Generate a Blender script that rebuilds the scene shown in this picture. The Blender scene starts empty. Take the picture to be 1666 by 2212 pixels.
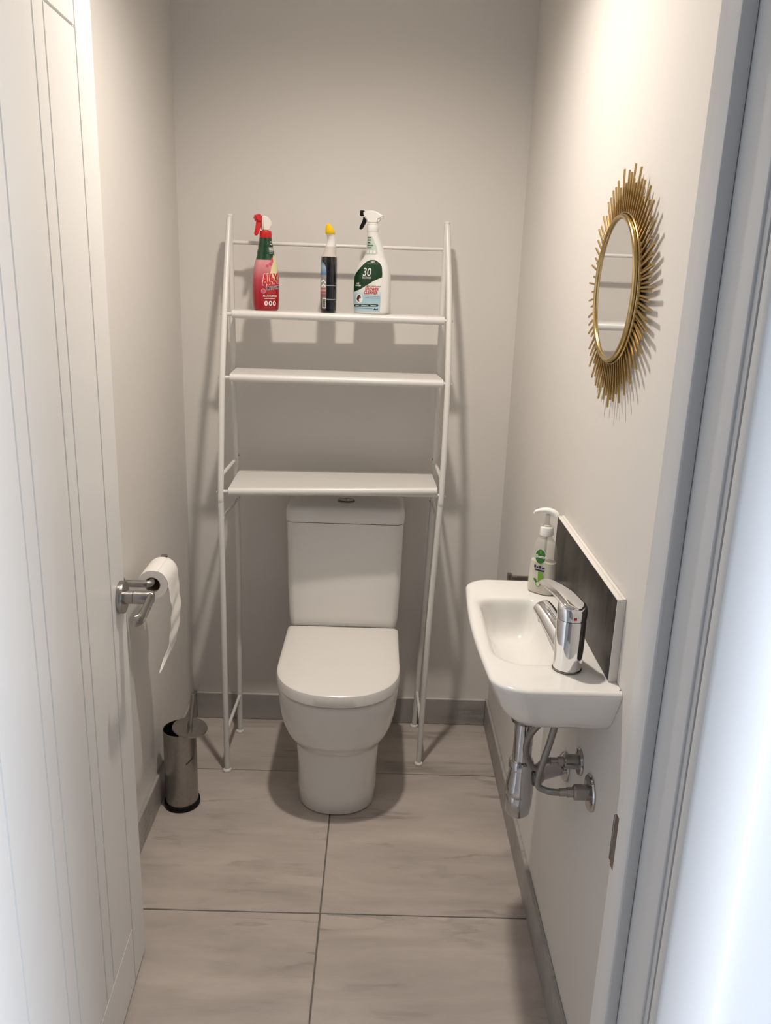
import bpy, bmesh, math, random
from mathutils import Vector, Matrix

random.seed(7)
scene = bpy.context.scene
COL = scene.collection
PI = math.pi

# ------------------------------------------------------------------ camera
CAM = Vector((0.0, -2.60123, 1.52463))
cam_d = bpy.data.cameras.new('camera')
cam = bpy.data.objects.new('camera', cam_d)
COL.objects.link(cam)
PITCH, YAW, ROLL, FPX = 0.283203, 0.012178, 0.034339, 1792.1
d = Vector((math.sin(YAW) * math.cos(PITCH), math.cos(YAW) * math.cos(PITCH), -math.sin(PITCH)))
r = Vector((math.cos(YAW), -math.sin(YAW), 0))
u = r.cross(d)
r2 = math.cos(ROLL) * r + math.sin(ROLL) * u
u2 = -math.sin(ROLL) * r + math.cos(ROLL) * u
M = Matrix.Identity(4)
for i in range(3):
    M[i][0], M[i][1], M[i][2], M[i][3] = r2[i], u2[i], -d[i], CAM[i]
cam.matrix_world = M
cam_d.sensor_fit = 'HORIZONTAL'
cam_d.sensor_width = 36
cam_d.lens = FPX / 1666 * 36
cam_d.clip_start = 0.02
scene.camera = cam

# ------------------------------------------------------------------ world (hallway daylight) and exposure
w = bpy.data.worlds.new('daylight'); scene.world = w
w.use_nodes = True
bg = w.node_tree.nodes['Background']
bg.inputs['Color'].default_value = (0.72, 0.85, 1.0, 1)
bg.inputs['Strength'].default_value = 1.0
# added area light: daylight from an assumed hallway window right of the doorway
wl = bpy.data.lights.new('assumed_window_light', 'AREA'); wl.shape = 'RECTANGLE'; wl.size = 1.25; wl.size_y = 1.95
wl.energy = 100.0; wl.color = (0.79, 0.875, 1.0)
wlo = bpy.data.objects.new('assumed_window_light', wl); COL.objects.link(wlo)
wlo.location = (2.27, -2.85, 1.3); wlo.rotation_euler = (0, math.radians(90), math.radians(180))
wlo.rotation_euler = Vector((-1, 0, 0)).to_track_quat('-Z', 'Y').to_euler()
LAMP_POWER = 64.0
LAMP_COL = (1.0, 0.895, 0.785)
LAMP_POS = (-0.075, -0.93, 2.405)
vs = scene.view_settings
vs.view_transform = 'Standard'; vs.look = 'None'; vs.gamma = 1; vs.use_curve_mapping = False
vs.exposure = 0.27

# ------------------------------------------------------------------ materials
MATS = {}
def mat(name, col, rough=0.5, metal=0.0, coat=0.0, noise=0.0, nscale=20.0, bump=0.0, bscale=200.0, spec=0.5):
    if name in MATS: return MATS[name]
    m = bpy.data.materials.new(name); m.use_nodes = True
    nt = m.node_tree; b = nt.nodes['Principled BSDF']
    b.inputs['Base Color'].default_value = (*col, 1)
    b.inputs['Roughness'].default_value = rough
    b.inputs['Metallic'].default_value = metal
    b.inputs['Coat Weight'].default_value = coat
    b.inputs['Coat Roughness'].default_value = 0.05
    b.inputs['Specular IOR Level'].default_value = spec
    if noise or bump:
        tc = nt.nodes.new('ShaderNodeTexCoord')
        if noise:
            n = nt.nodes.new('ShaderNodeTexNoise'); n.inputs['Scale'].default_value = nscale; n.inputs['Detail'].default_value = 6
            nt.links.new(tc.outputs['Object'], n.inputs['Vector'])
            rp = nt.nodes.new('ShaderNodeValToRGB')
            rp.color_ramp.elements[0].position = 0.3; rp.color_ramp.elements[1].position = 0.7
            rp.color_ramp.elements[0].color = tuple(c * (1 - noise) for c in col) + (1,)
            rp.color_ramp.elements[1].color = tuple(min(1, c * (1 + noise)) for c in col) + (1,)
            nt.links.new(n.outputs['Fac'], rp.inputs['Fac'])
            nt.links.new(rp.outputs['Color'], b.inputs['Base Color'])
        if bump:
            n2 = nt.nodes.new('ShaderNodeTexNoise'); n2.inputs['Scale'].default_value = bscale; n2.inputs['Detail'].default_value = 3
            nt.links.new(tc.outputs['Object'], n2.inputs['Vector'])
            bp = nt.nodes.new('ShaderNodeBump'); bp.inputs['Strength'].default_value = bump; bp.inputs['Distance'].default_value = 0.002
            nt.links.new(n2.outputs['Fac'], bp.inputs['Height'])
            nt.links.new(bp.outputs['Normal'], b.inputs['Normal'])
    MATS[name] = m
    return m

def tile_mat(name, lo, hi, vein):
    m = bpy.data.materials.new(name); m.use_nodes = True
    nt = m.node_tree; b = nt.nodes['Principled BSDF']; L = nt.links.new
    tc = nt.nodes.new('ShaderNodeTexCoord'); oi = nt.nodes.new('ShaderNodeObjectInfo')
    mul = nt.nodes.new('ShaderNodeVectorMath'); mul.operation = 'SCALE'; mul.inputs['Scale'].default_value = 37.0
    comb = nt.nodes.new('ShaderNodeCombineXYZ')
    L(oi.outputs['Random'], comb.inputs['X']); L(oi.outputs['Random'], comb.inputs['Y']); L(oi.outputs['Random'], comb.inputs['Z'])
    L(comb.outputs['Vector'], mul.inputs[0])
    add = nt.nodes.new('ShaderNodeVectorMath'); add.operation = 'ADD'
    L(tc.outputs['Object'], add.inputs[0]); L(mul.outputs['Vector'], add.inputs[1])
    mp = nt.nodes.new('ShaderNodeMapping'); mp.inputs['Rotation'].default_value = (0, 0, math.radians(-17)); mp.inputs['Scale'].default_value = (0.8, 3.6, 3.0)
    L(add.outputs['Vector'], mp.inputs['Vector'])
    n1 = nt.nodes.new('ShaderNodeTexNoise'); n1.inputs['Scale'].default_value = 2.4; n1.inputs['Detail'].default_value = 10; n1.inputs['Roughness'].default_value = 0.66; n1.inputs['Distortion'].default_value = 0.35
    L(mp.outputs['Vector'], n1.inputs['Vector'])
    rp = nt.nodes.new('ShaderNodeValToRGB'); rp.color_ramp.elements[0].position = 0.30; rp.color_ramp.elements[1].position = 0.70
    rp.color_ramp.elements[0].color = (*lo, 1); rp.color_ramp.elements[1].color = (*hi, 1)
    L(n1.outputs['Fac'], rp.inputs['Fac'])
    # sparse soft dark veins, broken up by a second noise
    mp2 = nt.nodes.new('ShaderNodeMapping'); mp2.inputs['Rotation'].default_value = (0, 0, math.radians(-27)); mp2.inputs['Scale'].default_value = (0.55, 3.4, 3.0)
    L(add.outputs['Vector'], mp2.inputs['Vector'])
    n2 = nt.nodes.new('ShaderNodeTexNoise'); n2.inputs['Scale'].default_value = 2.1; n2.inputs['Detail'].default_value = 8; n2.inputs['Roughness'].default_value = 0.55; n2.inputs['Distortion'].default_value = 0.25
    L(mp2.outputs['Vector'], n2.inputs['Vector'])
    r3 = nt.nodes.new('ShaderNodeValToRGB'); e = r3.color_ramp.elements
    e[0].position = 0.46; e[0].color = (0, 0, 0, 1); e[1].position = 0.515; e[1].color = (0, 0, 0, 1)
    mid = e.new(0.5); mid.color = (1, 1, 1, 1)
    L(n2.outputs['Fac'], r3.inputs['Fac'])
    n3 = nt.nodes.new('ShaderNodeTexNoise'); n3.inputs['Scale'].default_value = 5.0; n3.inputs['Detail'].default_value = 3
    L(add.outputs['Vector'], n3.inputs['Vector'])
    r4 = nt.nodes.new('ShaderNodeValToRGB'); r4.color_ramp.elements[0].position = 0.45; r4.color_ramp.elements[1].position = 0.66
    L(n3.outputs['Fac'], r4.inputs['Fac'])
    sc = nt.nodes.new('ShaderNodeMath'); sc.operation = 'MULTIPLY'
    L(r3.outputs['Color'], sc.inputs[0]); L(r4.outputs['Color'], sc.inputs[1])
    sc2 = nt.nodes.new('ShaderNodeMath'); sc2.operation = 'MULTIPLY'; sc2.inputs[1].default_value = 0.68
    L(sc.outputs['Value'], sc2.inputs[0]); sc = sc2
    mx = nt.nodes.new('ShaderNodeMixRGB'); mx.inputs['Color2'].default_value = (*vein, 1)
    L(sc.outputs['Value'], mx.inputs['Fac']); L(rp.outputs['Color'], mx.inputs['Color1'])
    L(mx.outputs['Color'], b.inputs['Base Color'])
    b.inputs['Roughness'].default_value = 0.42
    bp = nt.nodes.new('ShaderNodeBump'); bp.inputs['Strength'].default_value = 0.12; bp.inputs['Distance'].default_value = 0.003
    L(n1.outputs['Fac'], bp.inputs['Height']); L(bp.outputs['Normal'], b.inputs['Normal'])
    return m

WALL = mat('wall_paint', (0.72, 0.695, 0.665), 0.62, bump=0.05, bscale=350)
CEIL = mat('ceiling_paint', (0.80, 0.79, 0.77), 0.8, bump=0.03, bscale=300)
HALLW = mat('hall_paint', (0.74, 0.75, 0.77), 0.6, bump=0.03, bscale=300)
HALLD = mat('hall_dark_low_bounce', (0.20, 0.19, 0.18), 0.6, bump=0.03, bscale=300)  # for unseen hallway surfaces, darkened to cut bounce onto the door frame
TRIMW = mat('trim_gloss_white', (0.72, 0.72, 0.72), 0.32, bump=0.02, bscale=120)
DOORW = mat('door_satin_white', (0.78, 0.775, 0.765), 0.36)
TILE = tile_mat('floor_stone_tile', (0.385, 0.34, 0.31), (0.59, 0.53, 0.485), (0.22, 0.19, 0.175))
SKIRT = tile_mat('skirting_tile_shaded', (0.30, 0.285, 0.275), (0.42, 0.395, 0.375), (0.2, 0.19, 0.18))  # same tile as the floor, shade of the upright faces put into the colour
GROUT = mat('grout', (0.17, 0.155, 0.14), 0.9, noise=0.15, nscale=60)
CERAMIC = mat('white_ceramic', (0.82, 0.81, 0.785), 0.12, coat=0.4)
SEATP = mat('white_seat_plastic', (0.84, 0.82, 0.79), 0.22)
CHROME = mat('chrome', (0.82, 0.82, 0.83), 0.06, metal=1.0)
CHROMED = mat('dull_chrome', (0.55, 0.54, 0.53), 0.2, metal=1.0)
BRUSHED = mat('brushed_steel', (0.36, 0.34, 0.32), 0.30, metal=1.0, noise=0.06, nscale=90)
SATIN = mat('satin_nickel', (0.36, 0.345, 0.33), 0.25, metal=1.0)
DARKM = mat('dark_chrome', (0.22, 0.20, 0.19), 0.25, metal=1.0)
BLACKP = mat('black_plastic', (0.006, 0.0055, 0.0055), 0.5, spec=0.15)
RACKW = mat('white_powder_coat', (0.72, 0.71, 0.69), 0.33, bump=0.03, bscale=400)
RACKP = mat('white_rubber', (0.78, 0.77, 0.75), 0.6)
PAPER = mat('tissue_paper', (0.86, 0.84, 0.81), 0.95, bump=0.25, bscale=500)
CARD = mat('cardboard_core', (0.30, 0.24, 0.19), 0.9)
GOLD = mat('brushed_gold', (0.50, 0.36, 0.15), 0.36, metal=1.0, noise=0.12, nscale=50)
GOLDR = mat('polished_gold', (0.58, 0.43, 0.20), 0.22, metal=1.0)
GLASSM = mat('mirror_glass', (0.86, 0.87, 0.87), 0.01, metal=1.0)
BRASS = mat('brass', (0.55, 0.42, 0.22), 0.3, metal=1.0)
TRAPC = mat('pipe_chrome_darkened', (0.50, 0.50, 0.51), 0.07, metal=1.0)  # chrome with a darkened base colour, standing in for dark hallway reflections
BRAID = mat('braided_steel', (0.30, 0.29, 0.28), 0.36, metal=1.0, bump=0.2, bscale=900)
STRIP = mat('grey_edge_strip', (0.62, 0.59, 0.56), 0.5)
CAULK = mat('white_sealant', (0.72, 0.69, 0.65), 0.6)
WHITEP = mat('white_plastic', (0.84, 0.83, 0.81), 0.3)

def srgb(*c):
    return tuple((v / 255 / 12.92) if v / 255 <= 0.04045 else ((v / 255 + 0.055) / 1.055) ** 2.4 for v in c)

# ------------------------------------------------------------------ mesh helpers
def link(name, me, m, parent=None, smooth=True, angle=40):
    o = bpy.data.objects.new(name, me); COL.objects.link(o)
    if m: me.materials.append(m)
    if smooth:
        for p in me.polygons: p.use_smooth = True
        try: me.set_sharp_from_angle(angle=math.radians(angle))
        except Exception: pass
    if parent: o.parent = parent
    return o

def from_bm(name, bm, m, parent=None, smooth=True, angle=40, recalc=True):
    if recalc: bmesh.ops.recalc_face_normals(bm, faces=bm.faces[:])
    me = bpy.data.meshes.new(name); bm.to_mesh(me); bm.free()
    return link(name, me, m, parent, smooth, angle)

def add_box(bm, x0, x1, y0, y1, z0, z1, bev=0.0, seg=2, mtx=None):
    vs_ = [bm.verts.new((x, y, z)) for x in (x0, x1) for y in (y0, y1) for z in (z0, z1)]
    fs = []
    for f in ((0, 1, 3, 2), (4, 6, 7, 5), (0, 4, 5, 1), (2, 3, 7, 6), (0, 2, 6, 4), (1, 5, 7, 3)):
        fs.append(bm.faces.new([vs_[i] for i in f]))
    if bev:
        es = list({e for f in fs for e in f.edges})
        res = bmesh.ops.bevel(bm, geom=es, offset=bev, segments=seg, affect='EDGES', profile=0.5)
        vv = list({v for f in res['faces'] for v in f.verts} | {v for v in vs_ if v.is_valid})
    else: vv = vs_
    if mtx: bmesh.ops.transform(bm, matrix=mtx, verts=[v for v in vv if v.is_valid])
    return vv

def box(name, x0, x1, y0, y1, z0, z1, m, parent=None, bev=0.0, seg=2):
    bm = bmesh.new(); add_box(bm, x0, x1, y0, y1, z0, z1, bev, seg)
    return from_bm(name, bm, m, parent, smooth=bev > 0)

def add_rings(bm, rings, cap0=True, cap1=True, closed=False):
    vr = [[bm.verts.new(p) for p in rg] for rg in rings]
    n = len(rings[0])
    pairs = list(zip(vr[:-1], vr[1:])) + ([(vr[-1], vr[0])] if closed else [])
    for a, b in pairs:
        for i in range(n):
            j = (i + 1) % n
            bm.faces.new((a[i], a[j], b[j], b[i]))
    if not closed:
        if cap0: bm.faces.new(list(reversed(vr[0])))
        if cap1: bm.faces.new(vr[-1])
    return vr

def loft(name, rings, m, parent=None, cap0=True, cap1=True, closed=False, angle=40):
    bm = bmesh.new(); add_rings(bm, rings, cap0, cap1, closed)
    return from_bm(name, bm, m, parent, angle=angle)

def lathe_rings(prof, n=32, c=(0, 0, 0), axis='z', frame=None):
    out = []
    c = Vector(c)
    if frame is None:
        frame = {'z': (Vector((1, 0, 0)), Vector((0, 1, 0)), Vector((0, 0, 1))),
                 'x': (Vector((0, 1, 0)), Vector((0, 0, 1)), Vector((1, 0, 0))),
                 'y': (Vector((1, 0, 0)), Vector((0, 0, 1)), Vector((0, 1, 0)))}[axis]
    A, B, Cc = frame
    for rad, h in prof:
        out.append([c + A * (rad * math.cos(2 * PI * i / n)) + B * (rad * math.sin(2 * PI * i / n)) + Cc * h for i in range(n)])
    return out

def lathe(name, prof, m, parent=None, n=32, c=(0, 0, 0), axis='z', cap0=True, cap1=True, frame=None, angle=35, closed=False):
    return loft(name, lathe_rings(prof, n, c, axis, frame), m, parent, cap0, cap1, closed, angle)

def frame_of(dv):
    dv = Vector(dv).normalized()
    t = Vector((0, 0, 1)) if abs(dv.z) < 0.9 else Vector((1, 0, 0))
    A = t.cross(dv).normalized(); B = dv.cross(A).normalized()
    return A, B, dv

def cyl(name, p0, p1, rad, m, parent=None, n=20, r1=None, bev=0.0):
    p0 = Vector(p0); p1 = Vector(p1); L = (p1 - p0).length; r1 = rad if r1 is None else r1
    prof = [(rad, 0), (r1, L)] if not bev else [(rad - bev, 0), (rad, bev), (r1, L - bev), (r1 - bev, L)]
    return lathe(name, prof, m, parent, n, p0, frame=frame_of(p1 - p0))

def smooth_path(pts, sub=6):
    P = [Vector(p) for p in pts]
    out = []
    for i in range(len(P) - 1):
        p0 = P[max(i - 1, 0)]; p1 = P[i]; p2 = P[i + 1]; p3 = P[min(i + 2, len(P) - 1)]
        for k in range(sub):
            t = k / sub
            out.append(0.5 * ((2 * p1) + (p2 - p0) * t + (2 * p0 - 5 * p1 + 4 * p2 - p3) * t * t + (3 * p1 - p0 - 3 * p2 + p3) * t ** 3))
    out.append(P[-1])
    return out

def tube_rings(path, rad, n=14, flat=None, twist_ref=None):
    path = [Vector(p) for p in path]
    T = [(path[min(i + 1, len(path) - 1)] - path[max(i - 1, 0)]).normalized() for i in range(len(path))]
    if twist_ref is not None:
        A = (Vector(twist_ref) - T[0] * Vector(twist_ref).dot(T[0])).normalized()
    else:
        A = frame_of(T[0])[0]
    rings = []
    for i, p in enumerate(path):
        A = (A - T[i] * A.dot(T[i])).normalized(); B = T[i].cross(A)
        ra = rad[i] if isinstance(rad, (list, tuple)) else rad
        rb = ra if flat is None else (flat[i] if isinstance(flat, (list, tuple)) else flat)
        rings.append([p + A * (ra * math.cos(2 * PI * k / n)) + B * (rb * math.sin(2 * PI * k / n)) for k in range(n)])
    return rings

def tube(name, path, rad, m, parent=None, n=14, flat=None, ref=None):
    return loft(name, tube_rings(path, rad, n, flat, ref), m, parent)

def thing(name, label, cat, loc=(0, 0, 0), rotz=0.0, group=None):
    o = bpy.data.objects.new(name, None); COL.objects.link(o)
    o.empty_display_size = 0.05
    o.location = loc; o.rotation_euler = (0, 0, rotz)
    o['label'] = label; o['category'] = cat
    if group: o['group'] = group
    return o

def tag(o, label, cat, group=None):
    o['label'] = label; o['category'] = cat
    if group: o['group'] = group
    return o

def struct(o, label=None):
    o['kind'] = 'structure'
    if label: o['label'] = label
    return o

def lerp(a, b, t): return a + (b - a) * t
def interp(xs, ys, x):
    if x <= xs[0]: return ys[0]
    for i in range(len(xs) - 1):
        if x <= xs[i + 1]:
            return lerp(ys[i], ys[i + 1], (x - xs[i]) / (xs[i + 1] - xs[i]))
    return ys[-1]

# ------------------------------------------------------------------ room shell
XL, XR = -0.613, 0.4119
YF, YF2 = -1.800, -1.945          # toilet-side and hall-side faces of the wall that holds the door
CEILZ = 2.42
OPL, OPR, OPT = -0.515, 0.285, 2.02   # rough edges of the doorway (faces of the lining)

struct(tag(box('wall_back', XL - 0.1, XR + 0.1, 0.0, 0.1, -0.05, CEILZ, WALL), 'greige painted back wall behind the toilet', 'wall'))
struct(tag(box('wall_left', XL - 0.1, XL, YF, 0.0, -0.05, CEILZ, WALL), 'greige painted wall on the left behind the open door', 'wall'))
struct(tag(box('wall_right', XR, XR + 0.1, YF, 0.0, -0.05, CEILZ, WALL), 'greige painted wall on the right holding sink and mirror', 'wall'))
struct(tag(box('ceiling', XL - 0.1, XR + 0.1, YF, 0.1, CEILZ, CEILZ + 0.08, CEIL), 'white ceiling of the small toilet room', 'ceiling'))

# wall with the doorway, hall side
bm = bmesh.new()
add_box(bm, -1.1, OPL - 0.02, YF2, YF, -0.05, 2.6)
add_box(bm, OPR + 0.02, 2.2, YF2, YF, -0.05, 2.6)
add_box(bm, OPL - 0.02, OPR + 0.02, YF2, YF, OPT + 0.02, 2.6)
struct(tag(from_bm('wall_front', bm, HALLW, smooth=False), 'pale hallway wall around the doorway', 'wall'))
struct(tag(box('wall_hall_left', -1.10, -1.0, -3.7, YF2, -0.05, 2.6, HALLD), 'unseen hallway wall left of the doorway, darkened to cut bounce light', 'wall'))
struct(tag(box('wall_hall_back', -1.0, 2.2, -3.7, -3.6, -0.05, 2.6, HALLD), 'unseen hallway wall opposite the doorway, darkened to cut bounce light', 'wall'))
bm = bmesh.new()
add_box(bm, 2.2, 2.3, -3.7, -3.5, -0.05, 2.6); add_box(bm, 2.2, 2.3, -2.2, YF2, -0.05, 2.6)
add_box(bm, 2.2, 2.3, -3.5, -2.2, -0.05, 0.3); add_box(bm, 2.2, 2.3, -3.5, -2.2, 2.3, 2.6)  # opening left for the assumed window and its area light
struct(tag(from_bm('wall_hall_right', bm, HALLW, smooth=False), 'pale unseen hallway wall with an opening for the assumed daylight window', 'wall'))
wf = bpy.data.objects.new('assumed_window_1', None); COL.objects.link(wf); struct(tag(wf, 'assumed white framed hallway window, added around the daylight area light', 'window'))  # window assumed, out of view; frame added around the daylight area light
for q in ((-3.5, -3.45, 0.3, 2.3), (-2.25, -2.2, 0.3, 2.3), (-3.45, -2.25, 0.3, 0.35), (-3.45, -2.25, 2.25, 2.3)):
    box('assumed_window_frame', 2.21, 2.26, q[0], q[1], q[2], q[3], TRIMW, wf, 0.004)
struct(tag(box('ceiling_hall', -1.1, 2.2, -3.7, YF2, 2.6, 2.68, HALLD), 'unseen hallway ceiling outside the doorway, darkened to cut bounce light', 'ceiling'))

# floor: grout bed with single stone tiles
floor = box('floor', XL - 0.1, XR + 0.1, YF2, 0.0, -0.06, -0.0025, GROUT)
struct(tag(floor, 'grey beige stone tile floor', 'floor'))
T1, XS = 0.3154, -0.1066
G = 0.0017
rows = [(0.0, -T1), (-T1, -T1 - 0.6), (-T1 - 0.6, -T1 - 1.2), (-T1 - 1.2, YF2)]
cols = [(XL, XS), (XS, XR)]
for (ya, yb) in rows:
    for (xa, xb) in cols:
        bm = bmesh.new()
        cx_, cy_ = (xa + xb) / 2, (ya + yb) / 2
        add_box(bm, xa + G - cx_, xb - G - cx_, yb + G - cy_, ya - G - cy_, -0.012, 0.0, 0.0012, 1)
        t = from_bm('floor_tile', bm, TILE, floor); t.location = (cx_, cy_, 0)
hall = box('floor_hall', -1.1, 2.2, -4.2, YF2, -0.06, -0.002, GROUT)
struct(tag(hall, 'stone tile hallway floor outside the doorway', 'floor'))
for i in range(-4, 4):
    for j in range(4):
        xa = XS + i * 0.6; ya = YF2 - j * 0.6
        if xa < -1.4 or xa + 0.6 > 2.2: continue
        bm = bmesh.new(); add_box(bm, -0.3 + G, 0.3 - G, -0.3 + G, 0.3 - G, -0.012, 0, 0.0012, 1)
        t = from_bm('floor_tile', bm, TILE, hall); t.location = (xa + 0.3, ya - 0.3, 0)

# tiled skirting with a thin pale top edge
HB, BT = 0.0941, 0.010
def skirting(name, label, x0, x1, y0, y1):
    root = bpy.data.objects.new(name, None); COL.objects.link(root); root['kind'] = 'structure'
    tag(root, label, 'skirting')
    along_x = (x1 - x0) > (y1 - y0)
    a, b = (x0, x1) if along_x else (y0, y1)
    cuts = [a]
    first = XS if along_x else -T1 - 0.6
    cuts += [c for c in ((XS,) if along_x else (-T1 - 1.2, -T1 - 0.6)) if a < c < b]
    cuts.append(b)
    for c0, c1 in zip(cuts[:-1], cuts[1:]):
        bm = bmesh.new()
        if along_x: add_box(bm, c0 + 0.0006, c1 - 0.0006, y0, y1, 0.001, HB, 0.0008, 1)
        else: add_box(bm, x0, x1, c0 + 0.0006, c1 - 0.0006, 0.001, HB, 0.0008, 1)
        from_bm('skirting_tile', bm, SKIRT, root)
    bm = bmesh.new()
    add_box(bm, x0, x1, y0, y1, HB, HB + 0.004, 0.0012, 1)
    from_bm('edge_strip', bm, STRIP if along_x else SKIRT, root)
    return root
skirting('baseboard_back', 'grey stone tile skirting along the back wall', XL + BT, XR - BT, -BT, 0.0)
skirting('baseboard_left', 'grey stone tile skirting along the left wall behind the brush', XL, XL + BT, YF, 0.0)
skirting('baseboard_right', 'grey stone tile skirting along the right wall under the sink', XR - BT, XR, YF, 0.0)

# ------------------------------------------------------------------ door frame (lining, stop, architraves)
frame = bpy.data.objects.new('trim_1', None); COL.objects.link(frame)
struct(tag(frame, 'white painted door frame with rounded architrave at the doorway', 'door frame'))
LY0, LY1 = YF2 + 0.002, YF - 0.002
SP0, SP1 = -1.876, -1.838             # door stop depth range
for side in (-1, 1):
    X = OPR if side > 0 else OPL
    s = side
    def bxs(name, xa, xb, ya, yb, za, zb, bev):
        return box(name, min(xa, xb), max(xa, xb), ya, yb, za, zb, TRIMW, frame, bev)
    bxs('lining', X, X + s * 0.02, LY0 + 0.006, LY1 + 0.012, 0.0, OPT, 0.0012)
    bxs('door_stop', X - s * 0.014, X, SP0, SP1, 0.0, OPT, 0.002)
    bxs('architrave', X + s * 0.0032, X + s * 0.063, YF2 - 0.018, YF2 + 0.0005, 0.0, OPT + 0.064, 0.005)
    bxs('lining_edge', X + s * 0.0032, X + s * 0.02, YF2, LY0 + 0.0075, 0.0, OPT, 0.0)
    bxs('architrave', X + s * 0.007, X + s * 0.067, YF, YF + 0.015, 0.0, OPT + 0.064, 0.006)
box('lining', OPL - 0.02, OPR + 0.02, LY0 + 0.0, LY1 + 0.012, OPT, OPT + 0.02, TRIMW, frame, 0.0012)
box('door_stop', OPL, OPR, SP0, SP1, OPT - 0.014, OPT, TRIMW, frame, 0.002)
box('architrave', OPL - 0.007, OPR + 0.007, YF2 - 0.017, YF2, OPT + 0.005, OPT + 0.064, TRIMW, frame, 0.006)
# strike plate on the latch side of the frame
st = bpy.data.objects.new('strike_plate', None); COL.objects.link(st); st.parent = frame
bm = bmesh.new()
pl = [(-0.029, -1.826), (-0.0, -1.826)]
add_box(bm, OPR - 0.0012, OPR + 0.001, -1.834, -1.792, 0.872, 0.940, 0.0004, 1)
o = from_bm('plate', bm, DARKM, st)
bm = bmesh.new()
add_box(bm, OPR - 0.0016, OPR + 0.012, -1.7915, -1.786, 0.876, 0.936, 0.0012, 1)
from_bm('lip', bm, DARKM, st)

# ------------------------------------------------------------------ the open door
DW, DT, DH = 0.765, 0.036, 1.985
HX, HY = -0.4995, -1.0430      # bottom leading corner of the visible face
ang = math.atan2(0.0494, 1.0)  # slight over-opening
door = bpy.data.objects.new('door_1', None); COL.objects.link(door)
struct(tag(door, 'white panelled door standing open along the left wall', 'door'))
# local frame: +X runs from leading edge to hinge, +Z up, visible face towards +Y local
ux = Vector((math.sin(ang), -math.cos(ang), 0)); uy = Vector((math.cos(ang), math.sin(ang), 0))
Md = Matrix.Identity(4)
for i in range(3):
    Md[i][0], Md[i][1], Md[i][2] = ux[i], uy[i], (0, 0, 1)[i]
Md[0][3], Md[1][3], Md[2][3] = HX, HY, 0.008
door.matrix_world = Md
RG = 0.0045                    # groove depth
box('leaf', 0, DW, -DT, -RG, 0, DH, DOORW, door, 0.0015)
panels = [(0.098, 0.246), (0.293, 0.438), (0.485, 0.633)]
PZ0, PZ1 = 0.147, 1.866
gv = 0.0026
def face_piece(name, x0, x1, z0, z1):
    bm = bmesh.new()
    add_box(bm, x0, x1, -RG - 0.0005, 0, z0, z1, 0)
    # chamfer the visible edges so that neighbours meet in a V groove
    es = [e for e in bm.edges if all(abs(v.co.y) < 1e-6 for v in e.verts)]
    bmesh.ops.bevel(bm, geom=es, offset=0.0026, segments=2, affect='EDGES')
    return from_bm(name, bm, DOORW, door, smooth=False)
face_piece('stile', 0.0, panels[0][0] - gv * 0.2, 0, DH)
face_piece('stile', panels[-1][1] + gv * 0.2, DW, 0, DH)
face_piece('rail', panels[0][0], panels[-1][1], 0, PZ0)
face_piece('rail', panels[0][0], panels[-1][1], PZ1, DH)
for (a, b) in zip(panels[:-1], panels[1:]):
    face_piece('mullion', a[1], b[0], PZ0, PZ1)
for a in panels:
    face_piece('panel', a[0] + 0.0004, a[1] - 0.0004, PZ0 + 0.0004, PZ1 - 0.0004)
# lever handle
hx, hz = 0.040, 0.884
handle = bpy.data.objects.new('lever_handle', None); COL.objects.link(handle); handle.parent = door
handle.location = (hx, 0, hz)
FY = (Vector((1, 0, 0)), Vector((0, 0, 1)), Vector((0, 1, 0)))
lathe('rose', [(0.031, 0.0), (0.0325, 0.001), (0.0325, 0.009), (0.0312, 0.011), (0.012, 0.0115)], SATIN, handle, 40, frame=FY)
lathe('neck', [(0.0140, 0.011), (0.0132, 0.020), (0.0132, 0.0265), (0.0122, 0.027), (0.0122, 0.0285), (0.0136, 0.029), (0.0136, 0.061), (0.0115, 0.066)], SATIN, handle, 28, frame=FY)
pth = smooth_path([(-0.006, 0.060, 0.001), (0.02, 0.0615, -0.001), (0.055, 0.0615, -0.004), (0.082, 0.060, -0.007), (0.093, 0.056, -0.008), (0.098, 0.050, -0.008)], 6)
rr = [0.0115 + 0.0015 * math.sin(i / (len(pth) - 1) * PI) for i in range(len(pth))]
rr[0] = 0.007; rr[-1] = 0.007
ff = [0.0068] * len(pth); ff[0] = 0.004; ff[-1] = 0.0035
tube('lever', pth, rr, SATIN, handle, 20, ff, ref=(0, 0, 1))
# latch face plate on the leading edge and two hinges
box('latch_plate', -0.0008, 0.001, -0.030, -0.008, 0.80, 0.97, SATIN, door, 0.0003)
for z in (0.22, 1.75):
    cyl('hinge_knuckle', (DW + 0.002, -DT - 0.006, z), (DW + 0.002, -DT - 0.006, z + 0.1), 0.006, SATIN, door, 16)

# ------------------------------------------------------------------ recessed ceiling lamp (with its own light)
lamp = thing('ceiling_downlight', 'small round recessed downlight in the toilet ceiling', 'light', LAMP_POS)
lathe('trim_ring', [(0.036, 0.018), (0.037, 0.012), (0.05, 0.012), (0.05, 0.019)], WHITEP, lamp, 40, cap0=False, cap1=False)
ml = bpy.data.materials.new('lamp_glow'); ml.use_nodes = True
nb = ml.node_tree.nodes; em = nb.new('ShaderNodeEmission'); em.inputs['Color'].default_value = (*LAMP_COL, 1); em.inputs['Strength'].default_value = 14
ml.node_tree.links.new(em.outputs['Emission'], nb['Material Output'].inputs['Surface'])
lathe('diffuser', [(0.036, 0.0165), (0.0355, 0.018)], ml, lamp, 32)
sd = bpy.data.lights.new('downlight_beam', 'SPOT')
sd.energy = LAMP_POWER; sd.color = LAMP_COL; sd.spot_size = math.radians(154); sd.spot_blend = 1.0; sd.shadow_soft_size = 0.035
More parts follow.
